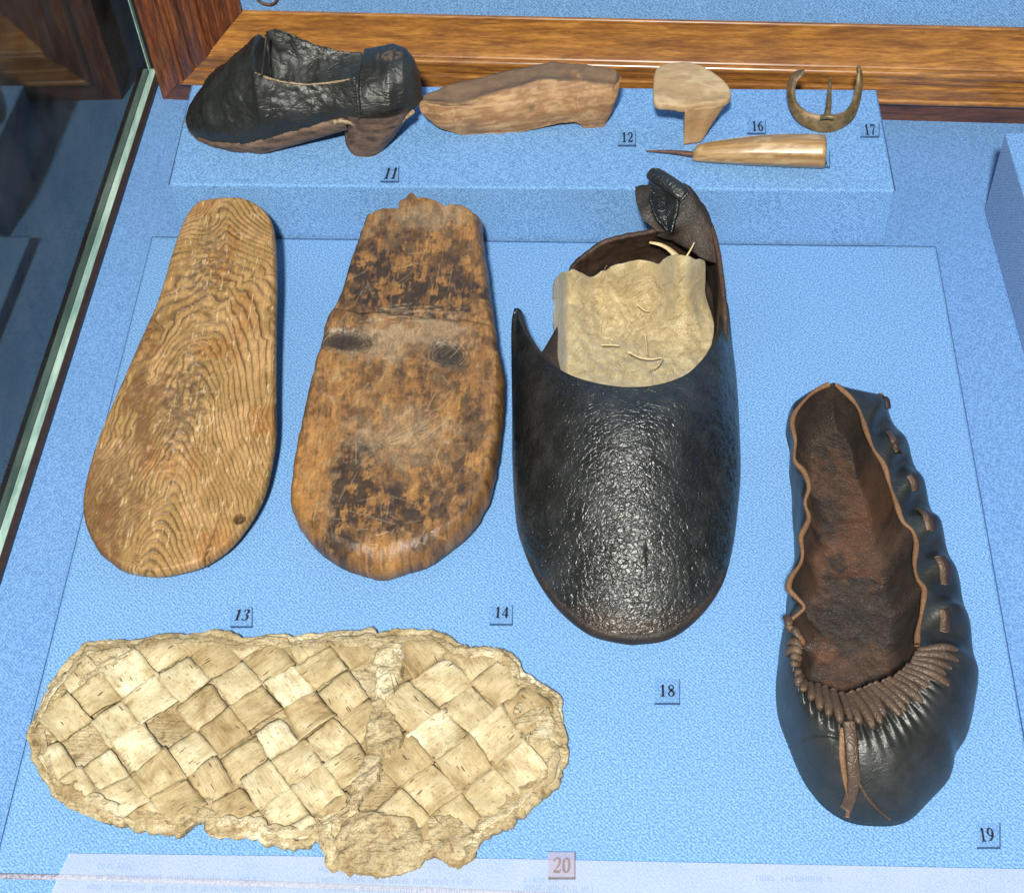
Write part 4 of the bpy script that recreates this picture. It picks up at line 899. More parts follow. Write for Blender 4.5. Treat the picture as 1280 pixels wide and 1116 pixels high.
    for lay, (k0, k1, w0, w1, zz) in enumerate(((.0010, .0026, .0014, .0026, .0036), (.0034, .0095, .0012, .0028, .0054))):
        i = 0
        while i < n:
            L = int(rs.integers(34, 95)); ids = np.arange(i, i + L) % n; kz = rs.uniform(k0, k1)
            p = O[ids] + inn[ids] * (kz + .0022 * np.linspace(-1, 1, L) * rs.uniform(-1, 1) + .0010 * np.sin(np.linspace(0, 3.1, L)) * rs.uniform(-1, 1))[:, None]
            for _ in range(3): p[1:-1] = (p[:-2] + 2 * p[1:-1] + p[2:]) / 4
            z = zz + .0010 * np.sin(np.linspace(0, np.pi, L)) + rs.uniform(0, .0010) + .0007 * (fbm(p[:, 0] * 160, p[:, 1] * 160, 3, 15) - .5)
            wd_ = rs.uniform(w0, w1) * np.clip(np.sin(np.linspace(.10, np.pi - .10, L)) * 1.5, .2, 1) * (.8 + .4 * vn(np.arange(L) * .12, np.zeros(L), int(i)))
            tl = rs.uniform(-.5, .5); up_ = np.c_[inn[ids] * tl, np.ones(L)]
            tube('edge_fold', np.c_[p, z][::2], wd_[::2], BARKU, root, 9, .24, up_[::2])
            i += int(L * (rs.uniform(.5, .75) if lay == 0 else rs.uniform(.7, 1.5)))
    # crumpled flap at the torn overlap
    def flap(pts, zmid, seed, nm='torn_strip', m_=BARKU):
        A = np.array(pts, float); Pq = cr(A, 120, True); Pq = Pq + 9 * np.stack([fbm(np.arange(120) * .22, np.zeros(120), 4, seed + q_, .65) - .5 for q_ in (1, 2)], 1); c_ = A.mean(0); r = np.linspace(0, 1, 26)
        Q = Pq[None] * (1 - r)[:, None, None] + c_ * r[:, None, None]; Q = Q.reshape(-1, 2)
        z = zmid + .0; Wv = np.array([un(a, b, zmid) for a, b in Q]); rr = np.repeat(r, 120)
        aa = Wv[:, 0] * .8 + Wv[:, 1] * .6; bb = Wv[:, 1] * .8 - Wv[:, 0] * .6; Wv[:, 2] = zmid - .0010 - .0022 * (1 - sstep(0, .15, rr)) + .0040 * (fbm(aa * 60, bb * 260, 4, seed, .45) - .5)
        mesh(nm, Wv, grid_faces(26, 120, cv=True), m_, root, True)
    flap([(470, 805), (500, 800), (505, 830), (486, 870), (470, 862)], .009, 31)
    flap([(466, 868), (486, 880), (500, 905), (505, 930), (470, 945), (455, 930)], .009, 32)
    flap([(452, 945), (478, 940), (470, 975), (440, 1010), (432, 1000)], .0095, 33)
    flap([(420, 1030), (450, 1008), (480, 1012), (520, 1020), (535, 1060), (500, 1085), (440, 1086), (418, 1080)], .009, 34)
    flap([(532, 1020), (560, 1015), (590, 1030), (592, 1052), (568, 1070), (540, 1062)], .008, 35)
    flap([(100, 830), (135, 815), (168, 812), (160, 832), (120, 850), (98, 855)], .0085, 36)
    flap([(395, 1030), (425, 1000), (440, 1012), (420, 1040), (402, 1046)], .008, 37)
    flap([(645, 870), (685, 880), (694, 915), (670, 930), (642, 905)], .0085, 38)
bark20()

# ------------------------------------------------------------------ 11 small heeled shoe
def shoe11():
    c0 = un(292, 193, B); c1 = un(455, 197, B)
    root = thing('heeled_shoe', 'small creased black leather shoe with wooden heel on the raised block', 'shoe', (c0 + c1) / 2)
    def ynear(X): return np.interp(X, [292, 455], [c0[1], c1[1]]) if 292 <= X <= 455 else (c0[1] + (c1[1] - c0[1]) * (X - 292) / 163.)
    HWm = 0.024
    hwl = [(231, .003), (236, .0085), (246, .0150), (265, .0205), (292, .0240), (330, .0250), (380, .0225), (420, .0205), (455, .0220), (490, .0205), (510, .0150), (521, .0085), (527, .002)]
    hw = lambda X: np.interp(X, *zip(*hwl))
    yc = lambda X: ynear(X) + HWm + 0.001
    I = lambda L, X: np.interp(X, *zip(*L))
    seam_or_shade_line = [(231, 152), (236, 165), (246, 174), (262, 180), (300, 182), (330, 177), (370, 166), (400, 157), (425, 150), (445, 154), (475, 157), (500, 151), (515, 140), (527, 122)]
    topl = [(231, 147), (236, 132), (246, 118), (262, 97), (290, 75), (315, 56), (333, 42), (345, 38), (365, 45), (390, 57), (420, 65), (450, 67), (475, 61), (490, 58), (508, 61), (519, 71), (525, 88), (527, 112)]
    near = [(335, 91), (345, 97), (365, 103), (390, 106), (415, 104), (435, 101), (450, 97)]
    Xs = np.r_[np.linspace(231, 262, 22), np.linspace(264, 329, 34), np.linspace(331, 450, 70), np.linspace(452, 505, 34), np.linspace(507, 527, 18)]
    V = []; worn = []; rimn = []; nS = 96
    for X in Xs:
        h = hw(X); y0 = yc(X); P0 = uny(X, I(seam_or_shade_line, X), y0 - h); op = sstep(328, 333, X) * sstep(454, 450, X)
        x0 = P0[0]
        T = uny(X, I(topl, X), y0 + h * 0.25); zt = T[2]; z0 = P0[2]
        cl = [(y0 - h, z0), (y0 - h * 1.03, z0 + (zt - z0) * .34), (y0 - h * .80, z0 + (zt - z0) * .70), (y0 - h * .35, z0 + (zt - z0) * .94), (y0 + h * .1, zt), (y0 + h * .55, z0 + (zt - z0) * .9), (y0 + h * .9, z0 + (zt - z0) * .62), (y0 + h * 1.03, z0 + (zt - z0) * .3), (y0 + h, z0)]
        Nr = uny(X, I(near, X), y0 - h * .72); Fr = uny(X, I(topl, X), y0 + h * .80)
        nz, fz = Nr[2], Fr[2]; flr = z0 + 0.010
        opn = [(y0 - h, z0), (y0 - h * 1.05, z0 + (nz - z0) * .45), (y0 - h * .74, nz), (y0 - h * .60, nz - .004), (y0 - h * .2, flr), (y0 + h * .45, flr + (fz - flr) * .35), (y0 + h * .80, fz), (y0 + h * 1.02, z0 + (fz - z0) * .6), (y0 + h, z0)]
        K = np.array(cl) * (1 - op) + np.array(opn) * op
        Cv = cr(K, nS) if op < .5 else cr(np.array([K[0], K[1], K[2], K[2] * .9 + K[3] * .1, K[3], K[4], K[5], K[6] * .94 + K[5] * .06, K[6], K[7], K[8]]), nS)
        xs = np.full(nS, x0)
        V.append(np.c_[xs, Cv])
        wz = (Cv[:, 1] - z0) / max(zt - z0, .005)
        worn.append(.30 * sstep(245, 232, X) + .16 * sstep(.25, 0, wz) + .22 * np.exp(-((X - 322) / 9) ** 2) * sstep(.3, .8, wz) + 1.1 * np.exp(-(((X - 490) / 17) ** 2)) * np.exp(-((np.arange(nS) / nS - .49) / .06) ** 2) * sstep(.35, .6, vn(np.full(nS, X * .28), np.arange(nS) * .5, 4)))
        if op > .9: rimn.append((x0, K[2][0], K[2][1]))
    V = np.array(V)
    # creases: diagonal folds across the vamp
    fx, fy, fz_ = V[..., 0].ravel(), V[..., 1].ravel(), V[..., 2].ravel()
    cre = fbm(fx * 330 + fz_ * 420, fz_ * 330 - fx * 140, 4, 71, .62) - .5; big = fbm(fx * 90, fz_ * 90 + fy * 60, 3, 72) - .5
    xv0, xv1 = un(245, 150, B)[0], un(415, 150, B)[0]
    amp = .0016 * sstep(xv0, xv0 + .012, fx) * sstep(xv1 + .02, xv1 - .01, fx) + .0005
    duv = np.gradient(V, axis=1); dvv = np.gradient(V, axis=0); N = np.cross(dvv, duv); N /= np.linalg.norm(N, axis=2)[..., None] + 1e-12
    c_ = V.mean((0, 1)); 
    if (N * (V - V.mean(1, keepdims=True))).sum() < 0: N = -N
    V = V + N * ((amp * cre + .0014 * big) .reshape(V.shape[:2]))[..., None]
    m, n = V.shape[:2]
    f = grid_faces(m, n).tolist() + [list(range(n))[::-1], list(range((m - 1) * n, m * n))]
    mesh('upper', V.reshape(-1, 3), f, LEA11, root, True, None, {'worn': np.array(worn).ravel()})
    rimn = np.array(rimn) + np.array([0, 0, .0003]); tube('rim_edge', cr(rimn[2:-2:3], 60), np.full(60, .0006) * (.5 + .8 * rng.random(60)), STITCH, root, 7)
    # throat edge: torn vertical cut where the vamp ends
    th_ = [uny(333, 44, yc(333) + .006), uny(331, 62, yc(331) + .0), uny(329, 80, yc(329) - .012), uny(327, 96, yc(327) - .019)]
    tube('throat_edge', cr(th_, 24), .0008, BROWNL, root, 8, 1.0)
    # stitched seam between quarter and counter
    ii = int(np.argmin(np.abs(Xs - 451))); st = V[ii + 1, 3:52]
    pth = cr(st[::6], 40) + np.array([0, -.0006, .0006]); tube('seam_or_shade_line', pth, .0011, LEA11, root, 8)
    for q in range(1, 38, 3):
        p = pth[q] + np.array([0, -.0008, .0005]); tube('stitch', [p + np.array([-.0016, 0, .0004]), p, p + np.array([.0016, 0, -.0003])], [.0002, .0004, .0002], BROWNL, root, 6)
    # welt thread round the heel seat
    hp = [uny(X, I(seam_or_shade_line, X) + 1, yc(X) - hw(X) - .0006) for X in np.linspace(418, 516, 26)]
    hp = cr(hp, 50); tube('welt', hp, (.0010 + .0006 * rng.random(50)), STITCH, root, 7)
    # wooden sole
    bot = [(231, 154), (234, 168), (240, 179), (250, 187), (265, 192), (292, 195), (330, 191), (370, 181), (400, 172), (420, 166), (432, 163)]
    V = []; Xq = np.r_[np.linspace(231.5, 262, 16), np.linspace(265, 432, 50)]
    for X in Xq:
        h = hw(X) + .0008; y0 = yc(X); a = uny(X, I(seam_or_shade_line, X) - 1, y0 - h); b = uny(X, I(bot, X), y0 - h * .95); b[2] = max(b[2], B)
        K = [(y0 - h * .9, a[2] + .001), (y0 - h, a[2]), (y0 - h * 1.02, (a[2] + b[2]) / 2), (y0 - h * .95, b[2] + .0004), (y0 - h * .8, b[2]), (y0 + h * .8, b[2]), (y0 + h, (a[2] + b[2]) / 2), (y0 + h * .9, a[2] + .001)]
        V.append([(a[0], y, z) for y, z in cr(K, 40)])
    V = np.array(V); mesh('sole', V.reshape(-1, 3), grid_faces(len(V), 40, cv=True).tolist() + [list(range(40)), list(range((len(V) - 1) * 40, len(V) * 40))[::-1]], DWOOD, root)
    # heel: stacked sections from the seat down to the tip
    secs = [(418, 512, 148), (424, 511, 158), (428, 506, 166), (429, 499, 174), (427, 492, 182), (428, 485, 189), (433, 478, 194)]
    V = []; nA = 48
    zs = [uny(455, s[2], ynear(455)) [2] for s in secs]; z_top = zs[0]; zmin = zs[-1]
    for (xa, xb, py), zz in zip(secs, zs):
        z = B + (zz - zmin) * (z_top - B) / (z_top - zmin) if True else zz
        pa = uny(xa, py, ynear(xa)); pb = uny(xb, py, ynear(xb)); cxm = (pa[0] + pb[0]) / 2; rxm = (pb[0] - pa[0]) / 2; fr_ = (z - B) / (z_top - B)
        ry = .0150 + .0060 * fr_; yy = yc(455) - .002 + .0 * fr_
        an = np.linspace(0, 2 * np.pi, nA, endpoint=False)
        ca, sa = np.cos(an), np.sin(an); ee = .72
        yy = ynear(455) + ry * .98 + .0005
        V.append(np.c_[cxm + rxm * np.sign(ca) * np.abs(ca) ** ee, yy + ry * np.sign(sa) * np.abs(sa) ** ee, np.full(nA, z)])
    V = np.array(V); Vs = np.stack([cr(V[:, j], 26) for j in range(nA)], 1)
    mesh('heel', Vs.reshape(-1, 3), grid_faces(26, nA, cv=True).tolist() + [list(range(nA)), list(range(25 * nA, 26 * nA))[::-1]], DWOOD, root)
shoe11()

# ------------------------------------------------------------------ 12 carved wooden sole with heel
def sole12():
    ca = un(598, 171, B); cb = un(742, 163, B)
    yn = lambda X: ca[1] + (cb[1] - ca[1]) * (X - 598) / 144.
    I = lambda L, X: np.interp(X, *zip(*L))
    bot = [(522, 131), (526, 140), (532, 147), (548, 160), (575, 168), (597, 172), (625, 169), (660, 163), (700, 154), (718, 152), (726, 156), (731, 163), (750, 163.5), (755, 158), (765, 140), (773, 118), (776, 100)]
    rdg = [(522, 129), (540, 131), (568, 134), (610, 133), (650, 130), (700, 124), (740, 119), (765, 114), (776, 98)]
    drk = [(522, 127), (545, 128), (575, 131), (610, 121), (640, 112), (680, 101), (690, 100), (730, 103), (768, 107), (776, 97)]
    top = [(522, 126), (530, 119), (560, 107), (600, 98), (640, 89), (690, 79), (720, 80), (750, 83), (768, 88), (774, 93), (776, 96)]
    wl = [(522, .002), (530, .010), (550, .018), (600, .023), (650, .022), (700, .020), (750, .018), (770, .012), (776, .003)]
    Xs = np.r_[np.linspace(522.3, 545, 20), np.linspace(547, 712, 70), np.linspace(714, 776, 52)]; V = []; C = []
    n = 72
    for X in Xs:
        w_ = I(wl, X); y0 = yn(X) + .004 * (1 - sstep(522, 560, X)) + .002
        b = uny(X, I(bot, X), y0); b[2] = max(b[2], B); r_ = uny(X, I(rdg, X), y0 + w_ * .06); d = uny(X, I(drk, X), y0 + w_ * .30); t = uny(X, I(top, X), y0 + w_)
        x = b[0]
        K = [(y0 + .0010, b[2]), (y0, b[2] + .0006), (y0 - .0012 * sstep(522, 560, X), b[2] * .5 + r_[2] * .5), (y0 + w_ * .06, r_[2] - .0004), (y0 + w_ * .08, r_[2] + .0002), (y0 + w_ * .28, d[2] - .0003), (y0 + w_ * .33, d[2] + .0002), (y0 + w_ * .62, (d[2] + t[2]) / 2 - .0012), (y0 + w_, t[2]), (y0 + w_ * 1.06, t[2] - .002), (y0 + w_ * 1.0, (t[2] + b[2]) / 2), (y0 + w_ * .8, b[2] + .0002)]
        c_ = cr(K, n, True); V.append(np.c_[np.full(n, x), c_])
        tz = np.full(n, 0.0); zz = c_[:, 1]; yy = c_[:, 0]
        dark = sstep(y0 + w_ * .26, y0 + w_ * .36, yy) * (zz > b[2] * .4 + d[2] * .6 - .001)
        C.append(dark)
    V = np.array(V); D = np.array(C).ravel(); P = V.reshape(-1, 3)
    g = fbm(P[:, 0] * 90 + P[:, 2] * 300, P[:, 2] * 900 + P[:, 0] * 60, 4, 5); f2 = fbm(P[:, 0] * 110, P[:, 2] * 110 + P[:, 1] * 90, 4, 6)
    P[:, 1] += .0014 * (fbm(P[:, 0] * 150, P[:, 2] * 200, 3, 8) - .5); P[:, 2] += .0010 * (fbm(P[:, 0] * 120, P[:, 1] * 200, 3, 9) - .5) * (P[:, 2] > B + .004)
    c = np.tile(np.array([.235, .128, .055]), (len(P), 1)); c = mixc(c, (.33, .20, .095), sstep(.45, .7, f2)); g2 = fbm(P[:, 0] * 45 + P[:, 2] * 60, P[:, 2] * 1300 - P[:, 0] * 120, 4, 15, .6); c = mixc(c, (.20, .098, .042), sstep(.50, .66, g2) * .75); c = mixc(c, (.40, .26, .13), sstep(.44, .34, g2) * .5)
    dm = D * sstep(.2, .45, f2 + .14); c = mixc(c, (.125, .082, .050), dm * .85)
    kk = np.exp(-(((P[:, 0] - un(667, 140, B)[0]) / .0017) ** 2 + ((P[:, 2] - uny(667, 139, yn(667))[2]) / .0014) ** 2)); c = mixc(c, (.06, .035, .025), kk)
    st_ = np.exp(-(((P[:, 0] - un(592, 160, B)[0]) / .006) ** 2 + ((P[:, 2] - uny(596, 162, yn(596))[2]) / .004) ** 2)); c = mixc(c, (.11, .065, .05), st_ * .7)
    o = mesh('wooden_clog_sole', P, grid_faces(len(V), n, cv=True).tolist() + [list(range(n)), list(range((len(V) - 1) * n, len(V) * n))[::-1]], CARVED, None, True, c)
    tag(o, 'small carved brown wooden sole with low heel standing right of the black heeled shoe', 'wooden sole')
sole12()

# ------------------------------------------------------------------ 16 wooden heel
def heel16():
    zt = B + .026; th = .0042
    pl = [(817, 99), (818, 92), (821, 85), (832, 80), (845, 78), (858, 78), (870, 80), (884, 86), (895, 93), (906, 102), (912, 110), (914, 119), (909, 125), (895, 129), (880, 130), (856, 134), (838, 131), (818, 127)]
    P = np.array([un(a, b, zt) for a, b in cr(pl, 120, True)])
    c = P.mean(0); V = []; rings = [(0.97, -th), (1.0, -th * .7), (1.0, -th * .2), (.985, 0)] + [(q_, .0004 + .0008 * (1 - q_)) for q_ in np.linspace(.95, .01, 24)]
    for s, dz in rings:
        q = c + (P - c) * s; q[:, 2] = zt + dz + .0007 * (fbm(q[:, 0] * 200, q[:, 1] * 200, 3, 4) - .5); V.append(q)
    V = np.array(V); A = V.reshape(-1, 3); nv = len(A)
    f = grid_faces(len(rings), 120, cv=True).tolist() + [list(range(120))[::-1]]
    # stem: the right part of the plate's own outline, drawn in towards the worn tip
    xm = un(856, 120, zt)[0]; T0 = P.copy(); T0[:, 0] = np.maximum(T0[:, 0], xm)
    nA = 120; tip = un(869, 169.5, B); c2 = np.array([xm, P[:, 1].min(), 0])
    S = []
    for q_ in np.linspace(0, 1, 18):
        sc_ = 1 - .60 * q_ ** .85; zz = (zt - th * .5) * (1 - q_) + B * q_
        org = np.array([xm + .0006 * q_, T0[:, 1].min() + .0012, 0])
        r_ = org + (T0 - org) * np.array([sc_, sc_ * .8 + .2 * (1 - q_), 0]); r_[:, 2] = zz
        r_[:, 1] += .0004 * (fbm(r_[:, 0] * 300, np.full(nA, q_ * 6), 3, 19) - .5); S.append(r_)
    S = np.array(S); A = np.vstack([A, S.reshape(-1, 3)]); f += (grid_faces(18, nA, cv=True) + nv).tolist() + [[nv + i for i in range(nA)][::-1], [nv + 17 * nA + i for i in range(nA)]]
    g = fbm(A[:, 0] * 120 + A[:, 1] * 60, A[:, 1] * 500, 4, 12); h = fbm(A[:, 0] * 100, A[:, 1] * 100 + A[:, 2] * 120, 4, 13)
    c = np.tile(np.array([.36, .245, .125]), (len(A), 1)); c = mixc(c, (.45, .33, .185), sstep(.4, .7, h)); c = mixc(c, (.30, .19, .09), sstep(.55, .75, g) * .6)
    low = np.arange(len(A)) >= nv; c[low] = mixc(c[low], (.34, .19, .085), np.full(low.sum(), .65))
    o = mesh('wooden_heel', A, f, CARVED, None, True, c); tag(o, 'pale wooden shoe heel with half-round top standing behind the awl', 'shoe heel')
heel16()

# ------------------------------------------------------------------ awl and buckle
def awl():
    r1 = .0088; zc = B + r1
    a = un(866, 189.5, zc - .003); b = un(1032, 190, zc)
    root = thing('awl', 'wooden handled awl with thin rusty spike lying on the raised block', 'awl', (a + b) / 2)
    n = 60; t = np.linspace(0, 1, n); rad = .0040 + (r1 - .0040) * np.sin(np.clip(t * 1.12, 0, 1) * math.pi / 2) ** .8
    rad[0] = .0026; rad[1] = .0036; rad[-2] *= .995; rad[-1] *= .86
    P = a + (b - a) * t[:, None]; P[:, 2] = B + rad * .985 + .0002
    ax = (b - a) / np.linalg.norm(b - a); up = np.array([0, 0, 1.0]); sd = np.cross(ax, up)
    seg = 48; an = np.linspace(0, 2 * np.pi, seg, endpoint=False)
    fac = np.cos(np.pi / 8) / np.cos((an + .25) % (np.pi / 4) - np.pi / 8)              # eight flat facets
    rr = rad[:, None] * (0.35 + .65 * fac)[None] * (1 + .03 * (fbm(np.repeat(t * 9, seg), np.tile(an, n) * 2, 3, 3).reshape(n, seg) - .5))
    V = P[:, None] + rr[..., None] * (np.cos(an)[None, :, None] * sd + np.sin(an)[None, :, None] * up)
    V = V.reshape(-1, 3); g = fbm(V[:, 0] * 40, np.tile(an, n) * 7, 4, 23); h = fbm(V[:, 0] * 120, np.tile(an, n) * 3, 4, 24)
    c = np.tile(np.array([.31, .195, .075]), (len(V), 1)); c = mixc(c, (.25, .135, .045), sstep(.45, .65, g)); c = mixc(c, (.43, .31, .16), sstep(.52, .72, h) * .7)
    mesh('handle', V, grid_faces(n, seg, cv=True).tolist() + [list(range(seg))[::-1], list(range((n - 1) * seg, n * seg))], WOOD_A, root, True, c)
    s0 = un(808, 189, B + .0018); s1 = P[1].copy(); tube('spike', cr([s0, (s0 + s1) / 2 + [0, 0, .0006], s1], 20), np.linspace(.0004, .0016, 20), RUST, root, 10)
WOOD_A = vcol('polished_wood', (0.28, 0.42), 700, 0.0002, 0.2, 0.5, (0.2, 1, 1), 0.25)
awl()
def buckle():
    root = thing('bronze_buckle', 'tarnished bronze half-round buckle with pointed tongue near the back right of the block', 'buckle', un(1032, 160, B))
    out = [(1005, 90, .019), (997, 90, .018), (989, 97, .016), (985, 110, .013), (988, 135, .007), (1000, 154, .003), (1024, 165, .0002), (1045, 163, .0002), (1064, 150, .003), (1073, 130, .008), (1077, 105, .014), (1076, 92, .018), (1073, 84, .020)]
    inn = [(1006, 93, .0185), (1001, 97, .018), (996, 103, .016), (993, 115, .013), (996, 129, .010), (1009, 140, .0085), (1027, 144, .008), (1043, 143, .008), (1058, 138, .009), (1066, 124, .011), (1070, 106, .0145), (1072, 94, .018), (1072, 86, .0198)]
    Ou = cr([un(a, b, B + z) for a, b, z in out], 90); In = cr([un(a, b, B + z) for a, b, z in inn], 90)
    r = np.linspace(0, 1, 9); P = Ou[None] * (1 - r)[:, None, None] + In[None] * r[:, None, None]; P[..., 2] += .0012 * np.sin(np.pi * r)[:, None]
    o = mesh('frame', P.reshape(-1, 3), grid_faces(9, 90), BRASS, root); solid(o, .0016, 0); bevel(o, .0004, 2)
    t = cr([un(1034, 146, B + .009), un(1036, 130, B + .012), un(1037, 113, B + .0145), un(1038, 98, B + .016)], 24)
    tube('tongue', t, np.linspace(.0018, .0006, 24), BRASS, root, 10, .8)
    tube('tongue_loop', [un(1026, 147, B + .0095), un(1034, 146, B + .0105), un(1042, 147, B + .0095)], .0014, BRASS, root, 8)
buckle()

# ------------------------------------------------------------------ number tags
def digit_strokes(ch):
    """serif numerals as strokes (x, y, half width) in a box 0.62 wide, 1 high"""
    T, t = .085, .032
    return {
        '1': [[(.31, 0, T), (.31, .5, T), (.31, .98, T)], [(.14, .80, t), (.22, .86, t), (.31, .96, t * 1.4)], [(.12, .02, t), (.31, .03, t), (.50, .02, t)]],
        '2': [[(.10, .74, T), (.13, .88, .05), (.30, .96, t), (.46, .88, .07), (.50, .70, T), (.42, .48, .07), (.24, .25, t), (.09, .08, t)], [(.09, .06, .055), (.3, .065, T * .8), (.48, .06, T * .8), (.56, .22, t)]],
        '3': [[(.10, .78, .06), (.17, .92, .04), (.31, .96, t), (.45, .87, .07), (.45, .70, .075), (.33, .55, t), (.25, .53, t)], [(.25, .53, t), (.40, .48, .05), (.50, .30, T), (.44, .12, .07), (.28, .02, t), (.13, .06, .05), (.08, .15, .06)]],
        '4': [[(.40, 0, T), (.40, .5, T), (.40, .97, T * .8)], [(.40, .97, t), (.22, .64, t), (.04, .29, t)], [(.04, .27, .045), (.3, .27, .045), (.58, .27, .045)]],
        '5': [[(.18, .93, .05), (.36, .93, .055), (.52, .96, .04)], [(.18, .95, t), (.13, .72, t), (.10, .56, t)], [(.10, .56, t), (.28, .60, .05), (.46, .48, .075), (.49, .28, T), (.40, .10, .06), (.25, .02, t), (.08, .08, .055)]],
        '6': [[(.50, .96, t), (.32, .86, .05), (.15, .62, T), (.11, .32, T), (.20, .08, .06), (.32, .02, t), (.46, .10, .07), (.52, .30, T), (.45, .50, .06), (.32, .58, t), (.18, .48, t)]],
        '7': [[(.08, .76, t), (.12, .92, .05), (.32, .92, .065), (.54, .93, .055)], [(.54, .94, t), (.42, .6, .05), (.30, .3, .07), (.26, 0, T * .9)]],
        '8': [[(.31, .53, .06), (.16, .64, .065), (.14, .82, .065), (.30, .96, t), (.46, .84, .055), (.46, .68, .055), (.31, .53, .07), (.14, .36, .06), (.12, .16, .065), (.30, .02, t), (.49, .15, .075), (.48, .36, .075), (.31, .53, .06)]],
        '9': [[(.12, .04, t), (.30, .14, .05), (.47, .38, T), (.51, .68, T), (.42, .92, .06), (.30, .98, t), (.16, .90, .07), (.10, .70, T), (.17, .50, .06), (.30, .42, t), (.44, .52, t)]],
        '0': [[(.31, .97, t), (.15, .82, T), (.10, .5, T), (.15, .18, T), (.31, .03, t), (.47, .18, T), (.52, .5, T), (.47, .82, T), (.31, .97, t)]],
    }[ch]
def numeral(name, ch, f2w, m, parent):
    V, f = [], []
    for st in digit_strokes(ch):
        P = cr(st, 30); T = np.gradient(P[:, :2], axis=0); T /= np.linalg.norm(T, axis=1)[:, None] + 1e-9; Nn = np.c_[-T[:, 1], T[:, 0]]
        if abs(st[0][0] - st[-1][0]) < 1e-6 and abs(st[0][1] - st[-1][1]) < .02 and len(st) < 5: pass
        k = len(V)
        L_ = P[:, :2] + Nn * P[:, 2:3]; R_ = P[:, :2] - Nn * P[:, 2:3]
        zz = 0.00001 * len(f)
        for a in (L_, R_):
            V += [f2w(x, y, 1) for x, y in a]
        f += [[k + i, k + i + 1, k + 30 + i + 1, k + 30 + i] for i in range(29)]
    return mesh(name, V, f, m, parent, False)
def number_tag(num, box, txt, z, label, ink=INK, film_=TAGM, slant=0.0, rot=0.0):
    """box: pixel rectangle of the tag, txt: pixel rectangle of the figures"""
    cs = [un(box[0], box[3], z), un(box[2], box[3] + rot, z), un(box[2], box[1] + rot, z), un(box[0], box[1], z)]
    ctr = sum(cs) / 4
    root = thing('number_tag', label, 'number tag', (ctr[0], ctr[1], z), 'printed number tags beside the exhibits')
    prism('plate', [xy(c_) for c_ in cs], z + .0002, z + .0012, film_, root)
    e = .00035
    x0, y0 = cs[0][:2]; x1 = cs[1][0]; y1 = cs[2][1]
    V, f = [], []
    for (p, q) in ((cs[0], cs[1]), (cs[1], cs[2])):
        dv = (q - p) / np.linalg.norm(q - p); nv_ = np.array([-dv[1], dv[0], 0]) * e; k = len(V)
        V += [p + [0, 0, .0013], q + [0, 0, .0013], q + nv_ + [0, 0, .0013], p + nv_ + [0, 0, .0013], p + [0, 0, .0002], q + [0, 0, .0002]]
        f += [[k, k + 1, k + 2, k + 3], [k + 4, k + 5, k + 1, k]]
    mesh('plate_edge', V, f, TAGE if ink is INK else INK20, root, False)
    a, b = un(txt[0], txt[3], z), un(txt[2], txt[3], z); tp = un(txt[0], txt[1], z)
    Hh = tp[1] - a[1]; Wd = (b - a)[0]; cw = Wd / len(num)
    for i, ch in enumerate(num):
        def f2w(x, y, k_, i=i): return (a[0] + (i + (x / .62 - .03) * .94) * cw + slant * y * Hh, a[1] + y * Hh + rot * .0, z + .00135)
        numeral('numeral', ch, f2w, ink, root)
number_tag('11', (476, 210, 499, 229), (479, 212, 496, 226), B, 'clear tag printed 11 under the black heeled shoe', slant=.12)
number_tag('12', (772, 166, 795, 184), (777, 168, 792, 180), B, 'clear tag printed 12 by the low wooden heel left of the awl spike')
number_tag('16', (934, 152, 957, 169), (940, 154, 955, 166), B, 'clear tag printed 16 above the middle of the awl handle')
number_tag('15', (1012, 192, 1037, 211), (1020, 198, 1035, 210), B, 'clear tag printed 15 mostly hidden beneath the awl handle')
number_tag('17', (1075, 156, 1099, 173), (1081, 158, 1096, 171), B, 'clear tag printed 17 at the right edge of the raised block')
number_tag('13', (288, 760, 316, 785), (292, 763, 311, 777), 0, 'clear tag printed 13 between the wavy grained sole and the birch slipper', slant=.12)
number_tag('14', (612, 758, 641, 782), (618, 760, 637, 774), 0, 'clear tag printed 14 below the thick dark sole')
number_tag('18', (818, 850, 850, 881), (824, 857, 845, 872), 0, 'clear tag printed 18 below the toe of the big slipper')
number_tag('19', (1221, 1030, 1250, 1061), (1225, 1036, 1244, 1053), 0, 'clear tag printed 19 in the lower right corner')
number_tag('20', (685, 1066, 719, 1099), (691, 1073, 714, 1092), 0.0024, 'clear tag printed 20, tinted pinkish for the reflection over it, right of the birch bark slipper', INK20, TAGP)

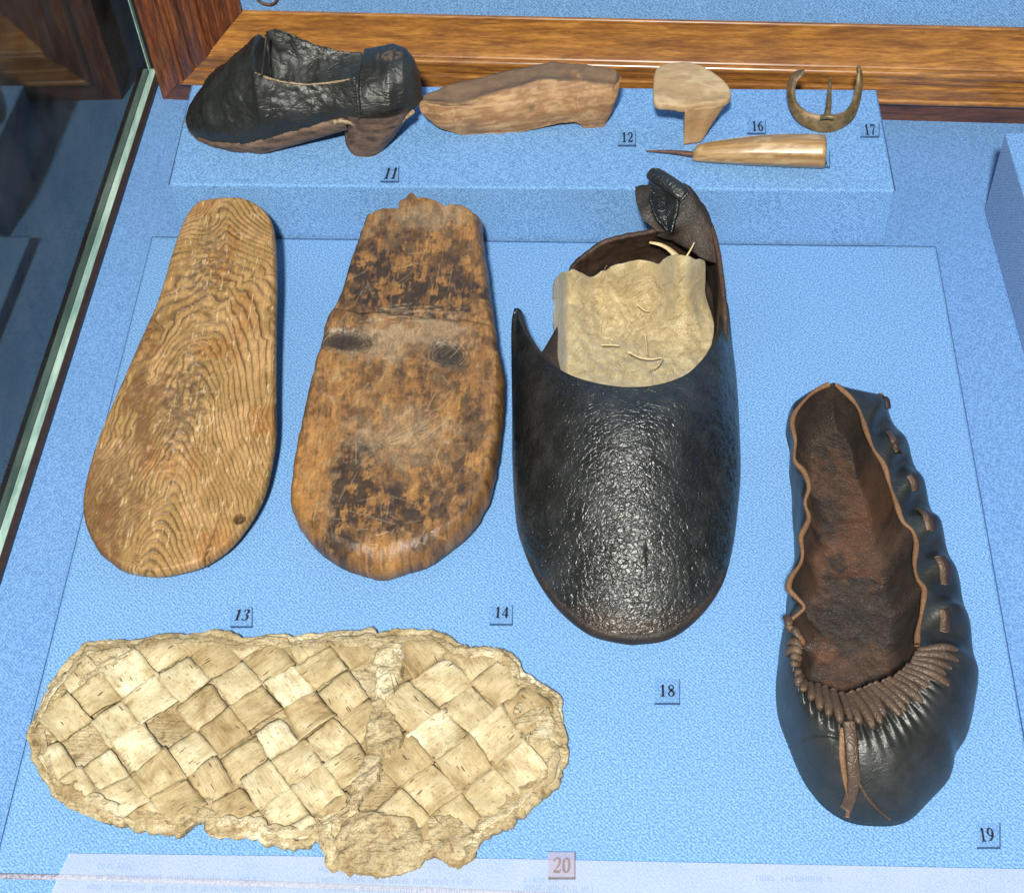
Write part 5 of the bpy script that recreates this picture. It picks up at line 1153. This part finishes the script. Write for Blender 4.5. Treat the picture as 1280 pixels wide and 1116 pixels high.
# ------------------------------------------------------------------ caption reflection at the front, built as a milky sheet
def caption():
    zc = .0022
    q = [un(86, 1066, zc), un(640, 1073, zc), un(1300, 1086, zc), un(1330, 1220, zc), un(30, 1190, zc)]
    root = thing('caption_reflection', 'caption reflection along the front edge, built as a milky sheet with faint upside-down print', 'caption reflection', q[0])
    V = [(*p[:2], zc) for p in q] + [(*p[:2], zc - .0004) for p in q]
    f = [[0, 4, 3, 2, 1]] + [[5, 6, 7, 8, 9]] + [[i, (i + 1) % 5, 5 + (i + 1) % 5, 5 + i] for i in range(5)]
    mesh('reflection_sheet', V, f, REFL, root, False)
    rs = np.random.default_rng(11)
    V, f = [], []
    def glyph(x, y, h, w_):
        # illegible small upright strokes and bars, like the blurred reflected print
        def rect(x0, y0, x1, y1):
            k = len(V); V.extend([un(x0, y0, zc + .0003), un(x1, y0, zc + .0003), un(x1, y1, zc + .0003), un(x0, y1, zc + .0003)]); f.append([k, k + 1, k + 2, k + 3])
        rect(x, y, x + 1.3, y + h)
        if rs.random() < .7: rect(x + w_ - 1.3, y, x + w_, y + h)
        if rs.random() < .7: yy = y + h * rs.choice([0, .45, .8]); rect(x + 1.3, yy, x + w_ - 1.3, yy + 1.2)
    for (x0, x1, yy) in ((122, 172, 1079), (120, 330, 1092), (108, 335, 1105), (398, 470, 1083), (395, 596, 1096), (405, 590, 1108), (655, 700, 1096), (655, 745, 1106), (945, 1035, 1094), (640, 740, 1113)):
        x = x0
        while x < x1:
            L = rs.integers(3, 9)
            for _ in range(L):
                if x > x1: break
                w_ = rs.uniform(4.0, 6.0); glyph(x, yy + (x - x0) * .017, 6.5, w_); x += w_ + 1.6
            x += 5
    o = mesh('reflected_lettering', V, f, REFLTXT, root, False); o['kind'] = 'stuff'
    p = [un(-20, 1094, .0005), un(120, 1097, .0005), un(300, 1103, .0005), un(480, 1110, .0005), un(720, 1120, .0005)]  # line drawn in for the ledge edge reflected in the front glass
    t = tube('reflected_edge', cr(p, 80), .0012, BROWNC, None, 8, .35); tag(t, 'thin brown line along the front, drawn in for a reflected ledge edge', 'reflected edge')
BROWNC = simple('reflected_edge_brown', (0.10, 0.10, 0.14), (0.42, 0.42, 0.48), 900, 0.7)
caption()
